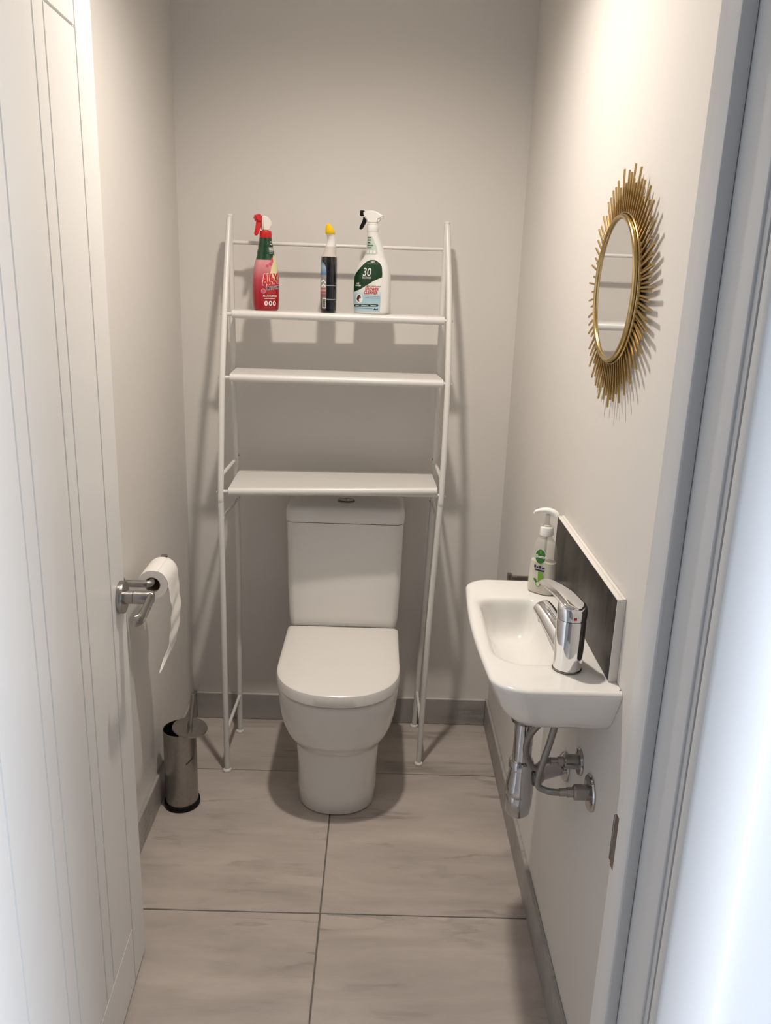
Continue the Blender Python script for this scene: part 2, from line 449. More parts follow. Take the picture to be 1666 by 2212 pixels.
so = bpy.data.objects.new('downlight_beam', sd); COL.objects.link(so); so.parent = lamp; so.location = (0, 0, 0.005)

# ------------------------------------------------------------------ toilet
TX = -0.092
toilet = thing('toilet', 'white close-coupled toilet with closed D-shaped lid', 'toilet', (TX, 0, 0))
def dring(hw, yf, yb, z, n=40, ex=2.25, hwb=None, ys=None):
    """D outline: straight back at yb, straight sides, rounded front at yf (negative y is front)."""
    hwb = hw if hwb is None else hwb
    ry = min(hw * 1.02, (yb - yf) * 0.8)
    yc = yf + ry
    pts = []
    for i in range(n + 1):
        t = PI * i / n
        c, s = math.cos(t), math.sin(t)
        pts.append((hw * math.copysign(abs(c) ** (2 / ex), c), yc - ry * abs(s) ** (2 / ex), z))
    cr = 0.012
    k = 8
    # back left then back right, sides subdivided
    for i in range(1, k): pts.append((lerp(-hw, -hwb, i / k), lerp(yc, yb - cr, i / k), z))
    for i in range(5):
        t = PI / 2 * i / 4; pts.append((-hwb + cr - cr * math.cos(t), yb - cr + cr * math.sin(t), z))
    for i in range(5):
        t = PI / 2 * (1 - i / 4); pts.append((hwb - cr + cr * math.cos(t), yb - cr + cr * math.sin(t), z))
    for i in range(1, k): pts.append((lerp(hwb, hw, i / k), lerp(yb - cr, yc, i / k), z))
    return pts
secs = [  # z, half width, front y, back half width
    (0.000, 0.112, -0.530, 0.112), (0.006, 0.116, -0.535, 0.115), (0.05, 0.117, -0.535, 0.116), (0.12, 0.118, -0.537, 0.118), (0.17, 0.121, -0.543, 0.121),
    (0.192, 0.1225, -0.546, 0.122), (0.203, 0.124, -0.549, 0.122), (0.213, 0.128, -0.556, 0.123), (0.228, 0.138, -0.572, 0.125), (0.25, 0.149, -0.588, 0.13),
    (0.28, 0.159, -0.602, 0.138), (0.315, 0.166, -0.611, 0.148), (0.35, 0.170, -0.617, 0.158), (0.384, 0.172, -0.620, 0.165), (0.391, 0.171, -0.619, 0.166), (0.394, 0.167, -0.615, 0.163)]
loft('pan', [dring(h, f, -0.012, z, hwb=hb_) for z, h, f, hb_ in secs], CERAMIC, toilet, angle=60)
lz = [(0.3945, 0.160, -0.606), (0.395, 0.166, -0.614), (0.399, 0.168, -0.617), (0.401, 0.166, -0.615)]
loft('seat', [dring(h, f, -0.195, z) for z, h, f in lz], SEATP, toilet)
lz = [(0.4015, 0.168, -0.622), (0.4025, 0.1735, -0.6275), (0.406, 0.1755, -0.6295), (0.428, 0.1755, -0.6295), (0.435, 0.1735, -0.6275), (0.4385, 0.169, -0.623), (0.4398, 0.162, -0.616)]
lid = loft('lid', [dring(h, f, -0.180 - max(0, 0.1755 - h) * 0.7, z, hwb=h * 0.995) for i, (z, h, f) in enumerate(lz)], SEATP, toilet, angle=30)
for s in (-1, 1):
    cyl('hinge', (s * 0.075 - 0.02, -0.186, 0.412), (s * 0.075 + 0.02, -0.186, 0.412), 0.009, CHROME, toilet, 16)
def rrect(x0, x1, y0, y1, rad, z, k=6):
    pts = []
    for (cx_, cy_, a0) in ((x1 - rad, y1 - rad, 0), (x0 + rad, y1 - rad, 90), (x0 + rad, y0 + rad, 180), (x1 - rad, y0 + rad, 270)):
        for i in range(k + 1):
            a = math.radians(a0 + 90 * i / k); pts.append((cx_ + rad * math.cos(a), cy_ + rad * math.sin(a), z))
    return pts
cis = [(0.434, 0.166, -0.174, 0.015), (0.440, 0.170, -0.180, 0.02), (0.47, 0.1725, -0.184, 0.022), (0.60, 0.1765, -0.189, 0.024), (0.781, 0.179, -0.192, 0.026)]
loft('cistern', [rrect(-h, h, yf, -0.006, rd, z) for z, h, yf, rd in cis], CERAMIC, toilet)
cl = [(0.7825, 0.176, -0.189, 0.026), (0.784, 0.181, -0.195, 0.028), (0.80, 0.1825, -0.197, 0.03), (0.818, 0.1815, -0.196, 0.03), (0.828, 0.178, -0.192, 0.03), (0.8335, 0.170, -0.184, 0.03), (0.8355, 0.155, -0.168, 0.03)]
clid = loft('cistern_lid', [rrect(-h, h, yf, -0.005 - (0.182 - h) * 0.8, rd, z) for z, h, yf, rd in cl], CERAMIC, toilet)
def oval(a, b, z, n=32): return [(a * math.cos(2 * PI * i / n), -0.125 + b * math.sin(2 * PI * i / n), z) for i in range(n)]
fb = loft('flush_bezel', [oval(0.027, 0.021, 0.835), oval(0.027, 0.021, 0.838), oval(0.0255, 0.0195, 0.8395), oval(0.0225, 0.0165, 0.838)], DARKM, clid)
for s in (-1, 1):
    pts0 = []
    half = [(0.021 * math.cos(t), 0.015 * math.sin(t)) for t in [(-PI / 2 + PI * i / 14) for i in range(15)]]
    sh = 0.001
    rg = lambda z, k: [(s * (sh + x * k), -0.125 + y * k, z) for x, y in half]
    loft('flush_button', [rg(0.8365, 1), rg(0.8393, 0.98), rg(0.8400, 0.88)], CHROMED, clid)
for s in (-1, 1):  # floor fixing caps
    lathe('bolt_cap', [(0.009, 0), (0.009, 0.003), (0.004, 0.006)], SEATP, toilet, 16, c=(s * 0.118, -0.20, 0.03), frame=(Vector((0, 1, 0)), Vector((0, 0, 1)), Vector((s, 0, 0))))

# ------------------------------------------------------------------ over-toilet rack
rack = thing('storage_rack', 'white tubular over-toilet rack with three shelves', 'rack', (0, 0, 0))
FZ = [0.0, 0.45, 0.75, 0.902, 1.051, 1.222, 1.365, 1.49, 1.616, 1.652]
FYL = [-.323, -.323, -.323, -.322, -.2976, -.263, -.2186, -.169, -.118, -.102]
FXL = [-.442] * 10
FXR = [.1625, .171, .181, .187, .1905, .192, .1905, .188, .181, .179]
def off(z): return 0.065 * (1 - max(0, z) / 1.62) if z < 1.62 else 0.0
FYR = [y + off(z) for y, z in zip(FYL, FZ)]
BZ = [0.0, 0.25, 0.65, 0.90, 1.2, 1.5, 1.660]
BXL = [-.439, -.438, -.435, -.437, -.440, -.441, -.442]
BXR = [.156, .164, .176, .181, .178, .178, .179]
BYL = [-.093, -.091, -.090, -.090, -.090, -.090, -.090]
BYR = [-.027, -.037, -.053, -.062, -.074, -.084, -.087]
RP = 0.0085
ZJ = 0.878
def post(name, xs, ys, zs, z0, z1):
    pts = [Vector((interp(zs, xs, z0), interp(zs, ys, z0), z0))]
    pts += [Vector((x, y, z)) for x, y, z in zip(xs, ys, zs) if z0 < z < z1]
    pts += [Vector((interp(zs, xs, z1), interp(zs, ys, z1), z1))]
    sp = smooth_path(pts, 5)
    return tube(name, sp, RP, RACKW, rack, 16)
def pF(side, z): return Vector((interp(FZ, FXL if side < 0 else FXR, z), interp(FZ, FYL if side < 0 else FYR, z), z))
def pB(side, z): return Vector((interp(BZ, BXL if side < 0 else BXR, z), interp(BZ, BYL if side < 0 else BYR, z), z))
for s in (-1, 1):
    post('front_leg', FXL if s < 0 else FXR, FYL if s < 0 else FYR, FZ, 0.012, ZJ - 0.0006)
    post('front_post', FXL if s < 0 else FXR, FYL if s < 0 else FYR, FZ, ZJ + 0.0006, 1.652)
    post('back_leg', BXL if s < 0 else BXR, BYL if s < 0 else BYR, BZ, 0.012, ZJ - 0.0006)
    post('back_post', BXL if s < 0 else BXR, BYL if s < 0 else BYR, BZ, ZJ + 0.0006, 1.660)
    for fn in (pF, pB):
        b0 = fn(s, 0.0)
        lathe('foot', [(0.0125, 0.0005), (0.0135, 0.002), (0.0125, 0.006), (0.0085, 0.009), (0.006, 0.012)], RACKP, rack, 20, c=b0)
        lathe('foot_stem', [(0.006, 0.009), (0.006, 0.0135)], BLACKP, rack, 12, c=b0)
    for fn, z in ((pB, 1.660), (pF, 1.652)):
        lathe('post_cap', [(RP, 0), (RP, 0.002), (RP * 0.6, 0.0045)], RACKP, rack, 16, c=fn(s, z))
    for z in (0.950, 0.822, 0.137):
        a = pF(s, z); b = pB(s, z)
        cyl('side_bar', a, b, 0.0052, RACKW, rack, 12)
    for z in (1.393, 1.222, 0.905):
        a = pF(s, z)
        lathe('screw', [(0.0035, 0.0085), (0.0042, 0.010), (0.003, 0.0125)], CHROME, rack, 12, c=a, frame=(Vector((0, 1, 0)), Vector((0, 0, 1)), Vector((s, 0, 0))))
    for z in (1.222, 0.962, 0.905, 0.826):
        a = pB(s, z) + Vector((-s * 0.0075, 0, 0))
        lathe('screw', [(0.004, 0), (0.003, 0.0025)], DARKM, rack, 10, c=a, frame=(Vector((0, 1, 0)), Vector((0, 0, 1)), Vector((-s, 0, 0))))
# rail at the top of the back posts
cyl('top_rail', pB(-1, 1.588), pB(1, 1.588), 0.0055, RACKW, rack, 14)
SHELF = {}
def shelf(z, tilt=0.0, gapL=0.022, gapR=0.013, depth_gap=0.012):
    fl, fr, bl, br = pF(-1, z), pF(1, z), pB(-1, z), pB(1, z)
    X = Vector((1, 0, 0))
    dirF = (fr - fl).normalized(); dirB = (br - bl).normalized()
    fl = fl + dirF * gapL; fr = fr - dirF * gapR; bl = bl + dirB * 0.010; br = br - dirB * 0.010
    th = 0.010
    sh_ = bpy.data.objects.new('shelf', None); COL.objects.link(sh_); sh_.parent = rack
    bm = bmesh.new()
    # panel: back edge rests on the back bar, front edge rolls over the front bar
    c = [(fl.x, fl.y, z + 0.0108), (fr.x, fr.y, z + 0.0108 + tilt), (br.x, br.y, z + 0.0095 + tilt * 0.3), (bl.x, bl.y, z + 0.0095)]
    lo = [(x, y, zz - 0.003) for x, y, zz in c]
    v = [bm.verts.new(p) for p in lo + c]
    for f in ((3, 2, 1, 0), (4, 5, 6, 7), (0, 1, 5, 4), (1, 2, 6, 5), (2, 3, 7, 6), (3, 0, 4, 7)):
        bm.faces.new([v[i] for i in f])
    from_bm('panel', bm, RACKW, sh_, smooth=False)
    # rolled front lip
    lip = []
    for q in (fl, fr):
        q2 = q.copy(); q2.z = z + (tilt if q is fr else 0)
        lip.append(q2)
    bm = bmesh.new()
    add_rings(bm, tube_rings([lip[0], lip[0].lerp(lip[1], 0.5), lip[1]], 0.0112, 20))
    from_bm('front_lip', bm, RACKW, sh_)
    bm = bmesh.new()
    back = [bl.copy(), br.copy()]
    for q in back: q.z = z + 0.002
    add_rings(bm, tube_rings(back, 0.0065, 14))
    from_bm('back_lip', bm, RACKW, sh_)
    a = pF(-1, z); b = pF(1, z)
    cyl('front_bar', a, b, 0.0052, RACKW, sh_, 12)
    cyl('back_bar', pB(-1, z), pB(1, z), 0.0048, RACKW, sh_, 12)
    return (fl, fr, bl, br)
for z, tl in ((1.393, 0.0), (1.222, 0.0), (0.907, 0.0125)): SHELF[z] = shelf(z, tl)

# ------------------------------------------------------------------ wall mounted sink
sink = thing('wall_sink', 'small white wall-hung ceramic basin on the right wall', 'sink', (XR, -1.13, 0.875))
SO = Vector((XR, -1.13, 0.875))
def polar(poly, c, th):
    dx, dy = math.cos(th), math.sin(th); best = 0
    n = len(poly)
    for i in range(n):
        x0, y0 = poly[i][0] - c[0], poly[i][1] - c[1]; x1, y1 = poly[(i + 1) % n][0] - c[0], poly[(i + 1) % n][1] - c[1]
        ex_, ey = x1 - x0, y1 - y0
        den = dx * ey - dy * ex_
        if abs(den) < 1e-12: continue
        t = (x0 * ey - y0 * ex_) / den; s_ = (x0 * dy - y0 * dx) / den
        if t > 0 and -1e-9 <= s_ <= 1 + 1e-9: best = max(best, t)
    return best
def sink_outline(x0, x1, y0, y1, rf, rn, bow=0.0):
    """x0 = free front side (bowed), x1 = wall side, y0 near, y1 far."""
    pts = []
    k = 10
    pts.append((x1, y0))
    pts.append((x1, y1))
    for i in range(k + 1):
        a = math.radians(90 + 90 * i / k); pts.append((x0 + rf + rf * math.cos(a), y1 - rf + rf * math.sin(a)))
    for i in range(1, k):
        t = i / k; pts.append((x0 - bow * math.sin(PI * t), lerp(y1 - rf, y0 + rn, t)))
    for i in range(k + 1):
        a = math.radians(180 + 90 * i / k); pts.append((x0 + rn + rn * math.cos(a), y0 + rn + rn * math.sin(a)))
    return pts
ZS = 0.875
CB = (0.285, -1.125)
NA = 240
angs = [2 * PI * i / NA for i in range(NA)]
def ring_of(poly, z, c=CB):
    out = []
    for th in angs:
        t = polar(poly, c, th); out.append(Vector((c[0] + t * math.cos(th), c[1] + t * math.sin(th), z)) - SO)
    return out
XW = XR - 0.0005
Y0, Y1, X0 = -1.388, -0.874, 0.199
def dense(poly, z, k=4):
    out = []
    n = len(poly)
    for i in range(n):
        a, b = poly[i], poly[(i + 1) % n]
        for j in range(k): out.append(Vector((lerp(a[0], b[0], j / k), lerp(a[1], b[1], j / k), z)) - SO)
    return out
def outer(i, z, iw=None):
    e = i
    return dense(sink_outline(X0 + e * 0.8, XW, Y0 + e, Y1 - e, max(0.02, 0.055 - e * 0.2), max(0.02, 0.06 - e * 0.2), 0.009), z)
rings = [outer(0.135, 0.751), outer(0.108, 0.754), outer(0.083, 0.762), outer(0.060, 0.775), outer(0.040, 0.795), outer(0.024, 0.820), outer(0.011, 0.846), outer(0.003, 0.862), outer(0.0, 0.869)]
rim = [(0.0025, 0.873), (0.006, 0.875), (0.010, 0.8756)]
shell = rings + [dense(sink_outline(X0 + e, XW, Y0 + e, Y1 - e, 0.05, 0.055, 0.009), z) for e, z in rim]
rings = [ring_of(sink_outline(X0 + e, XW, Y0 + e, Y1 - e, 0.05, 0.055, 0.009), z) for e, z in ((0.0085, 0.87545), (0.010, 0.8756))]
def bowl(e, z, rf, rn):
    k = 10; x0, x1, y0, y1 = 0.2175 + e, 0.352 - e, -1.286 + e, -0.982 - e
    pts = []
    for (cx_, cy_, rad, a0) in ((x1 - rf, y1 - rf, rf, 0), (x0 + rf, y1 - rf, rf, 90), (x0 + rn, y0 + rn, rn, 180), (x1 - rn * 0.8, y0 + rn * 0.8, rn * 0.8, 270)):
        for i in range(k + 1):
            a = math.radians(a0 + 90 * i / k); pts.append((cx_ + rad * math.cos(a), cy_ + rad * math.sin(a)))
    return ring_of(pts, z)
for e, z in ((-0.010, 0.8754), (-0.005, 0.8748), (-0.001, 0.8730), (0.003, 0.869), (0.006, 0.861), (0.010, 0.845), (0.015, 0.826), (0.022, 0.810), (0.033, 0.799), (0.046, 0.7935)):
    rings.append(bowl(e, z, max(0.012, 0.034 - max(0, e) * 0.3), max(0.016, 0.060 - max(0, e) * 0.7)))
DR = (0.303, -1.165)
DC = (0.2855, -1.165)
rings.append([Vector((DC[0] + 0.016 * math.cos(a), DC[1] + 0.016 * math.sin(a), 0.7925)) - SO for a in angs])
bm = bmesh.new()
add_rings(bm, shell, True, False); add_rings(bm, rings, False, True)
from_bm('basin', bm, CERAMIC, sink, angle=80)
lathe('plug_hole', [(0.0165, -0.0005), (0.0165, 0.0012), (0.013, 0.0016), (0.011, -0.002), (0.002, -0.003)], CHROME, sink, 28, c=Vector((DC[0], DC[1], 0.7925)) - SO)
for xx in (0.349, 0.369):
    b0 = Vector((xx, -1.232, 0.751)) - SO
    cyl('mounting_bolt', b0, b0 + Vector((0, 0, 0.03)), 0.0065, BRASS, sink, 12)

# ------------------------------------------------------------------ splashback
spl = thing('splashback', 'dark stone splashback panel with white edging above the sink', 'splashback', (XR, -1.11, 0.8765))
SPm = tile_mat('dark_stone_panel', (0.012, 0.010, 0.009), (0.062, 0.052, 0.044), (0.10, 0.085, 0.07))
for nd in SPm.node_tree.nodes:
    if nd.type == 'BSDF_PRINCIPLED': nd.inputs['Roughness'].default_value = 0.36; nd.inputs['Specular IOR Level'].default_value = 0.25
    if nd.type == 'MAPPING': nd.inputs['Scale'].default_value = (4, 9, 2.5); nd.inputs['Rotation'].default_value = (math.radians(-20), 0, 0)
PY0, PY1, PZb, PZt = -0.238, 0.243, 0.0, 0.1455
box('stone_panel', -0.0145, -0.0075, PY0 + 0.0012, PY1 - 0.0012, PZb + 0.001, PZt - 0.0008, SPm, spl, 0.0005)
box('backing_board', -0.0074, -0.0003, PY0, PY1, PZb, PZt, CAULK, spl, 0.0005)
box('edge_trim', -0.0148, -0.0003, PY0 - 0.0012, PY0 + 0.0006, PZb, PZt, CAULK, spl, 0.0004)
box('edge_trim', -0.0148, -0.0003, PY1 - 0.0006, PY1 + 0.0012, PZb, PZt, CAULK, spl, 0.0004)
box('edge_trim', -0.0148, -0.006, PY0, PY1, PZt - 0.0004, PZt + 0.0014, CAULK, spl, 0.0004)
box('edge_trim', -0.006, -0.0003, PY0, PY1, PZt - 0.0004, PZt + 0.003, CAULK, spl, 0.001)

# ------------------------------------------------------------------ tap
TB = Vector((0.3376, -1.302, 0.8756))
tap = thing('mixer_tap', 'chrome single-lever mixer tap at the near end of the sink', 'tap', TB, 0.0)
lathe('base_ring', [(0.0245, 0.0), (0.0255, 0.001), (0.0255, 0.003), (0.0245, 0.004)], DARKM, tap, 36)
lathe('body', [(0.0242, 0.004), (0.0246, 0.008), (0.0252, 0.05), (0.0250, 0.090), (0.0242, 0.0935), (0.0236, 0.094)], CHROME, tap, 48)
TD = Vector((-0.34, 0.94, 0)).normalized()
TN = Vector((-TD.y, TD.x, 0))
# spout: short inclined arm with flattened oval end
sp = smooth_path([TD * 0.008 + Vector((0, 0, 0.032)), TD * 0.030 + Vector((0, 0, 0.045)), TD * 0.058 + Vector((0, 0, 0.061)), TD * 0.086 + Vector((0, 0, 0.0735)), TD * 0.097 + Vector((0, 0, 0.077))], 6)
n_ = len(sp)
tube('spout', sp, [lerp(0.0215, 0.0175, i / (n_ - 1)) if i < n_ - 2 else (0.0150 if i == n_ - 2 else 0.009) for i in range(n_)], CHROME, tap, 28,
     [lerp(0.026, 0.0130, i / (n_ - 1)) if i < n_ - 2 else (0.0105 if i == n_ - 2 else 0.006) for i in range(n_)], ref=TN)
cyl('aerator', TD * 0.086 + Vector((0, 0, 0.052)), TD * 0.084 + Vector((0, 0, 0.068)), 0.0105, CHROMED, tap, 20)
# cap and lever: dome whose top runs out into a flat paddle
cap = [(0.0232, 0.0815), (0.0250, 0.083), (0.0255, 0.100)]
lv = bpy.data.objects.new('lever', None); COL.objects.link(lv); lv.parent = tap
rg_ = []
nn = 40
for k, (rr_, zz, tilt) in enumerate([(0.0236, 0.0945, 0), (0.0252, 0.0960, 0), (0.0256, 0.1060, 0.06), (0.0252, 0.113, 0.16), (0.0240, 0.118, 0.22), (0.0205, 0.1215, 0.25), (0.012, 0.1235, 0.26), (0.003, 0.1245, 0.26)]):
    ring = []
    for i in range(nn):
        a = 2 * PI * i / nn
        p = TD * (rr_ * math.cos(a)) + TN * (rr_ * math.sin(a))
        ring.append(p + Vector((0, 0, zz + tilt * rr_ * math.cos(a))))
    rg_.append(ring)
loft('cap', rg_, CHROME, lv)
pad = smooth_path([TD * -0.020 + Vector((0, 0, 0.1130)), TD * 0.004 + Vector((0, 0, 0.1205)), TD * 0.034 + Vector((0, 0, 0.1265)), TD * 0.064 + Vector((0, 0, 0.1280)), TD * 0.086 + Vector((0, 0, 0.1272)), TD * 0.094 + Vector((0, 0, 0.1265))], 6)
n_ = len(pad)
def wpad(i):
    t = i / (n_ - 1)
    if t > 0.85: return 0.0155 * math.sqrt(max(0.03, 1 - ((t - 0.85) / 0.15) ** 2))
    if t < 0.12: return 0.021 * math.sqrt(max(0.05, t / 0.12))
    return lerp(0.0235, 0.0160, min(1, t * 1.1))
tube('paddle', pad, [wpad(i) for i in range(n_)], CHROME, lv, 28, [lerp(0.0075, 0.0040, min(1, i / n_ * 1.5)) for i in range(n_)], ref=TN)
RED = mat('red_marker', srgb(190, 40, 25), 0.4)
box('temperature_mark', -0.0025, 0.0025, -0.0264, -0.0252, 0.100, 0.1045, RED, lv, 0.0006)

# ------------------------------------------------------------------ trap, hoses and valves
TRX, TRY = 0.303, -1.165
trap = thing('bottle_trap', 'chrome bottle trap and waste pipe under the sink', 'pipe', (TRX, TRY, 0.49))
O_ = Vector((TRX, TRY, 0.49))
def zc(*p): return Vector(p) - O_
lathe('waste_nut', [(0.021, 0.202), (0.0265, 0.204), (0.0265, 0.226), (0.0245, 0.264)], DARKM, trap, 28)
lathe('tail_pipe', [(0.0185, 0.10), (0.0185, 0.205)], TRAPC, trap, 28)
lathe('compression_nut', [(0.021, 0.098), (0.0245, 0.100), (0.0250, 0.112), (0.0225, 0.118), (0.0195, 0.119)], TRAPC, trap, 28)
lathe('upper_cup', [(0.0280, 0.043), (0.0285, 0.046), (0.0270, 0.062), (0.0235, 0.085), (0.0225, 0.0985)], TRAPC, trap, 32)
lathe('bottle_cup', [(0.012, -0.006), (0.0205, -0.005), (0.0248, 0.000), (0.0270, 0.020), (0.0275, 0.040), (0.0268, 0.0425)], TRAPC, trap, 32)
w0 = Vector((0.019, 0.004, 0.075)); w1 = Vector((XR - TRX - 0.001, 1.165 - 1.095, 0.058))
wd = (w1 - w0).normalized()
cyl('waste_pipe', w0, w1, 0.0145, TRAPC, trap, 24)
cyl('outlet_nut', w0 + wd * 0.004, w0 + wd * 0.026, 0.0195, SATIN, trap, 24, bev=0.002)
lathe('wall_flange', [(0.0310, 0.0), (0.0305, 0.004), (0.024, 0.010), (0.0165, 0.013), (0.0150, 0.014)], TRAPC, trap, 32, c=w1, frame=(Vector((0, 1, 0)), Vector((0, 0, 1)), Vector((-1, 0, 0))))
FXm = (Vector((0, 1, 0)), Vector((0, 0, 1)), Vector((-1, 0, 0)))
def valve(pos, label, rad):
    v = thing('stop_valve', label, 'valve', pos, 0, 'stop valves under the sink')
    lathe('flange', [(rad, 0.0), (rad, 0.002), (rad * 0.94, 0.0045), (0.014, 0.006)], TRAPC, v, 36, frame=FXm)
    lathe('valve_body', [(0.0145, 0.006), (0.0145, 0.030), (0.0125, 0.032), (0.0085, 0.0335)], SATIN, v, 24, frame=FXm)
    return v
V2 = Vector((XR - 0.0005, -1.192, 0.622)); V3 = Vector((XR - 0.0005, -1.280, 0.614))
valve(V2, 'chrome stop valve nearer the trap, upper hose running to it', 0.0265)
valve(V3, 'chrome stop valve farthest from the trap with a large round flange', 0.0345)
def hose(name, label, pts, vend):
    t = thing(name, label, 'hose', vend, 0, 'braided tap hoses')
    P_ = [Vector(p) - Vector(vend) for p in pts]
    sp_ = smooth_path(P_, 10)
    tube('braided_sleeve', sp_, 0.0062, BRAID, t, 14)
    e = (P_[0] - P_[1]).normalized()
    cyl('ferrule', P_[0], P_[0] - e * 0.022, 0.0074, SATIN, t, 16)
    cyl('hex_nut', P_[0] + e * 0.004, P_[0] - e * 0.008, 0.0092, SATIN, t, 6)
    return t
e2 = V2 + Vector((-0.036, 0, 0)); e3 = V3 + Vector((-0.036, 0, 0))
hose('tap_hose', 'looping braided hose bending in front of the trap pipe',
     [e2, e2 + Vector((-0.03, 0, 0.0)), (0.315, -1.225, 0.628), (0.296, -1.235, 0.664), (0.296, -1.245, 0.705), (0.312, -1.265, 0.748), (0.335, -1.285, 0.785), (0.338, -1.293, 0.812)], e2)
hose('tap_hose', 'straight braided hose dropping from the sink then turning to the wall',
     [e3, e3 + Vector((-0.028, 0.0, -0.001)), (0.327, -1.272, 0.612), (0.3155, -1.270, 0.621), (0.316, -1.272, 0.65), (0.327, -1.280, 0.715), (0.334, -1.290, 0.775), (0.335, -1.298, 0.812)], e3)

# ------------------------------------------------------------------ hook on the right wall behind the sink
hk = thing('towel_hook', 'dark metal peg jutting from the right wall beyond the sink', 'hook', (XR, -0.70, 0.812))
box('wall_plate', -0.006, -0.0005, -0.022, 0.022, -0.022, 0.022, DARKM, hk, 0.0015)
box('arm', -0.075, -0.006, -0.006, 0.006, -0.006, 0.006, DARKM, hk, 0.001)
box('end_stop', -0.086, -0.075, -0.008, 0.008, -0.008, 0.013, DARKM, hk, 0.002)

# ------------------------------------------------------------------ sunburst mirror
MC = Vector((XR, -1.140, 1.506))
mir = thing('sunburst_mirror', 'round mirror with gold sunburst rays on the right wall', 'mirror', MC)
FXw = (Vector((0, 1, 0)), Vector((0, 0, 1)), Vector((-1, 0, 0)))
lathe('backing_disc', [(0.112, 0.004), (0.112, 0.0085)], BLACKP, mir, 48, frame=FXw)
lathe('mirror_glass', [(0.1135, 0.0172), (0.1135, 0.0185)], GLASSM, mir, 72, frame=FXw)
rp_ = [(0.118 + 0.0046 * math.cos(2 * PI * k / 14), 0.0175 + 0.0056 * math.sin(2 * PI * k / 14)) for k in range(14)]
lathe('ring_frame', rp_, GOLDR, mir, 80, frame=FXw, closed=True)
rp_ = [(0.1245 + 0.0020 * math.cos(2 * PI * k / 10), 0.0130 + 0.003 * math.sin(2 * PI * k / 10)) for k in range(10)]
lathe('ring_bead', rp_, GOLDR, mir, 80, frame=FXw, closed=True)
bmr = bmesh.new(); add_box(bmr, -0.0014, 0.0014, -0.0015, 0.0015, 0.0, 1.0, 0)
me_ray = bpy.data.meshes.new('ray'); bmesh.ops.recalc_face_normals(bmr, faces=bmr.faces[:]); bmr.to_mesh(me_ray); bmr.free(); me_ray.materials.append(GOLD)
NR = 148
for k in range(NR):
    a = 2 * PI * (k + random.uniform(-0.22, 0.22)) / NR
    layer = k % 2
    L = (random.choice((0.190, 0.197, 0.199)) if k % 4 == 0 else random.choice((0.172, 0.180, 0.186)) if k % 2 == 0 else random.choice((0.160, 0.168, 0.176)))
    o = bpy.data.objects.new('ray', me_ray); COL.objects.link(o); o.parent = mir
    R0 = 0.100
    rotm = Matrix.Rotation(a, 4, 'X')
    o.matrix_local = rotm @ Matrix.Translation((-(0.0095 if layer else 0.0125), 0, R0)) @ Matrix.Diagonal((1, 1, L - R0, 1))

# ------------------------------------------------------------------ toilet roll holder and roll
RX, RZ, RY0, RY1 = -0.5435, 0.764, -0.692, -0.590
RR, RI = 0.0375, 0.0185
hol = thing('roll_holder', 'chrome toilet roll holder on the left wall', 'roll holder', (XL, RY0 - 0.018, RZ))
HO = Vector((XL, RY0 - 0.018, RZ))
zr = RI - 0.0095
lathe('wall_plate', [(0.014, 0.0005), (0.014, 0.004), (0.012, 0.006), (0.009, 0.007)], SATIN, hol, 32, c=(0, 0, zr), frame=(Vector((0, 1, 0)), Vector((0, 0, 1)), Vector((1, 0, 0))))
ax = RX - XL
pth = [(0.008, 0, zr), (ax - 0.014, 0, zr), (ax - 0.005, 0.002, zr), (ax, 0.009, zr), (ax, 0.03, zr), (ax, 0.125, zr), (ax, 0.133, zr + 0.002), (ax, 0.137, zr + 0.009), (ax, 0.138, zr + 0.026)]
tube('arm', smooth_path(pth, 5), 0.0088, SATIN, hol, 16)
roll = thing('toilet_roll', 'part-used white toilet paper roll with a long hanging tail', 'toilet roll', (RX, RY0, RZ))
FYp = (Vector((1, 0, 0)), Vector((0, 0, 1)), Vector((0, 1, 0)))
WR = RY1 - RY0
lathe('paper', [(RI + 0.001, 0), (RR - 0.001, 0), (RR, 0.001), (RR, WR - 0.001), (RR - 0.001, WR), (RI + 0.001, WR)], PAPER, roll, 56, frame=FYp, closed=True)
lathe('core', [(RI - 0.0006, 0.0005), (RI + 0.0008, 0.0005), (RI + 0.0008, WR - 0.0005), (RI - 0.0006, WR - 0.0005)], CARD, roll, 40, frame=FYp, closed=True)
# tail: leaves the roll on the room side, hangs down, ends in a slanted torn point
bm = bmesh.new()
nu, nv = 12, 46
grid = []
Ltail = 0.208
for j in range(nv + 1):
    t = j / nv
    row = []
    for i in range(nu + 1):
        s = i / nu
        yn = s * WR
        if t < 0.12:
            a = math.radians(lerp(70, 0, t / 0.12))
            x = (RR + 0.0008) * math.cos(a); z = (RR + 0.0008) * math.sin(a)
            y = yn
        else:
            q = (t - 0.12) / 0.88
            # the sheet narrows and swings; the far edge runs lower, the end is torn to a point on the near side
            k_ = max(0, (q - 0.78) / 0.22)
            y0_ = 0.004 * math.sin(q * 4) - 0.058 * k_ ** 1.25
            y1_ = WR - 0.016 * q * q + 0.002 * math.sin(q * 9) - 0.140 * k_ ** 1.7
            y = lerp(y0_, max(y1_, y0_ + 0.004), s)
            x = (RR + 0.0008) + 0.006 * math.sin(q * 2.6) - 0.012 * q * q + (0.0022 * math.sin(7 * q + 5 * s) + 0.0014 * math.sin(26 * q + 4 * s)) * min(1, q * 4) - 0.010 * max(0, q - 0.7) * 3 * (1 - s)
            z = -Ltail * q - 0.030 * s * q * (1 - q)
        row.append(bm.verts.new((x, y, z)))
    grid.append(row)
for j in range(nv):
    for i in range(nu):
        bm.faces.new((grid[j][i], grid[j][i + 1], grid[j + 1][i + 1], grid[j + 1][i]))
tail = from_bm('hanging_sheet', bm, PAPER, roll, angle=80)
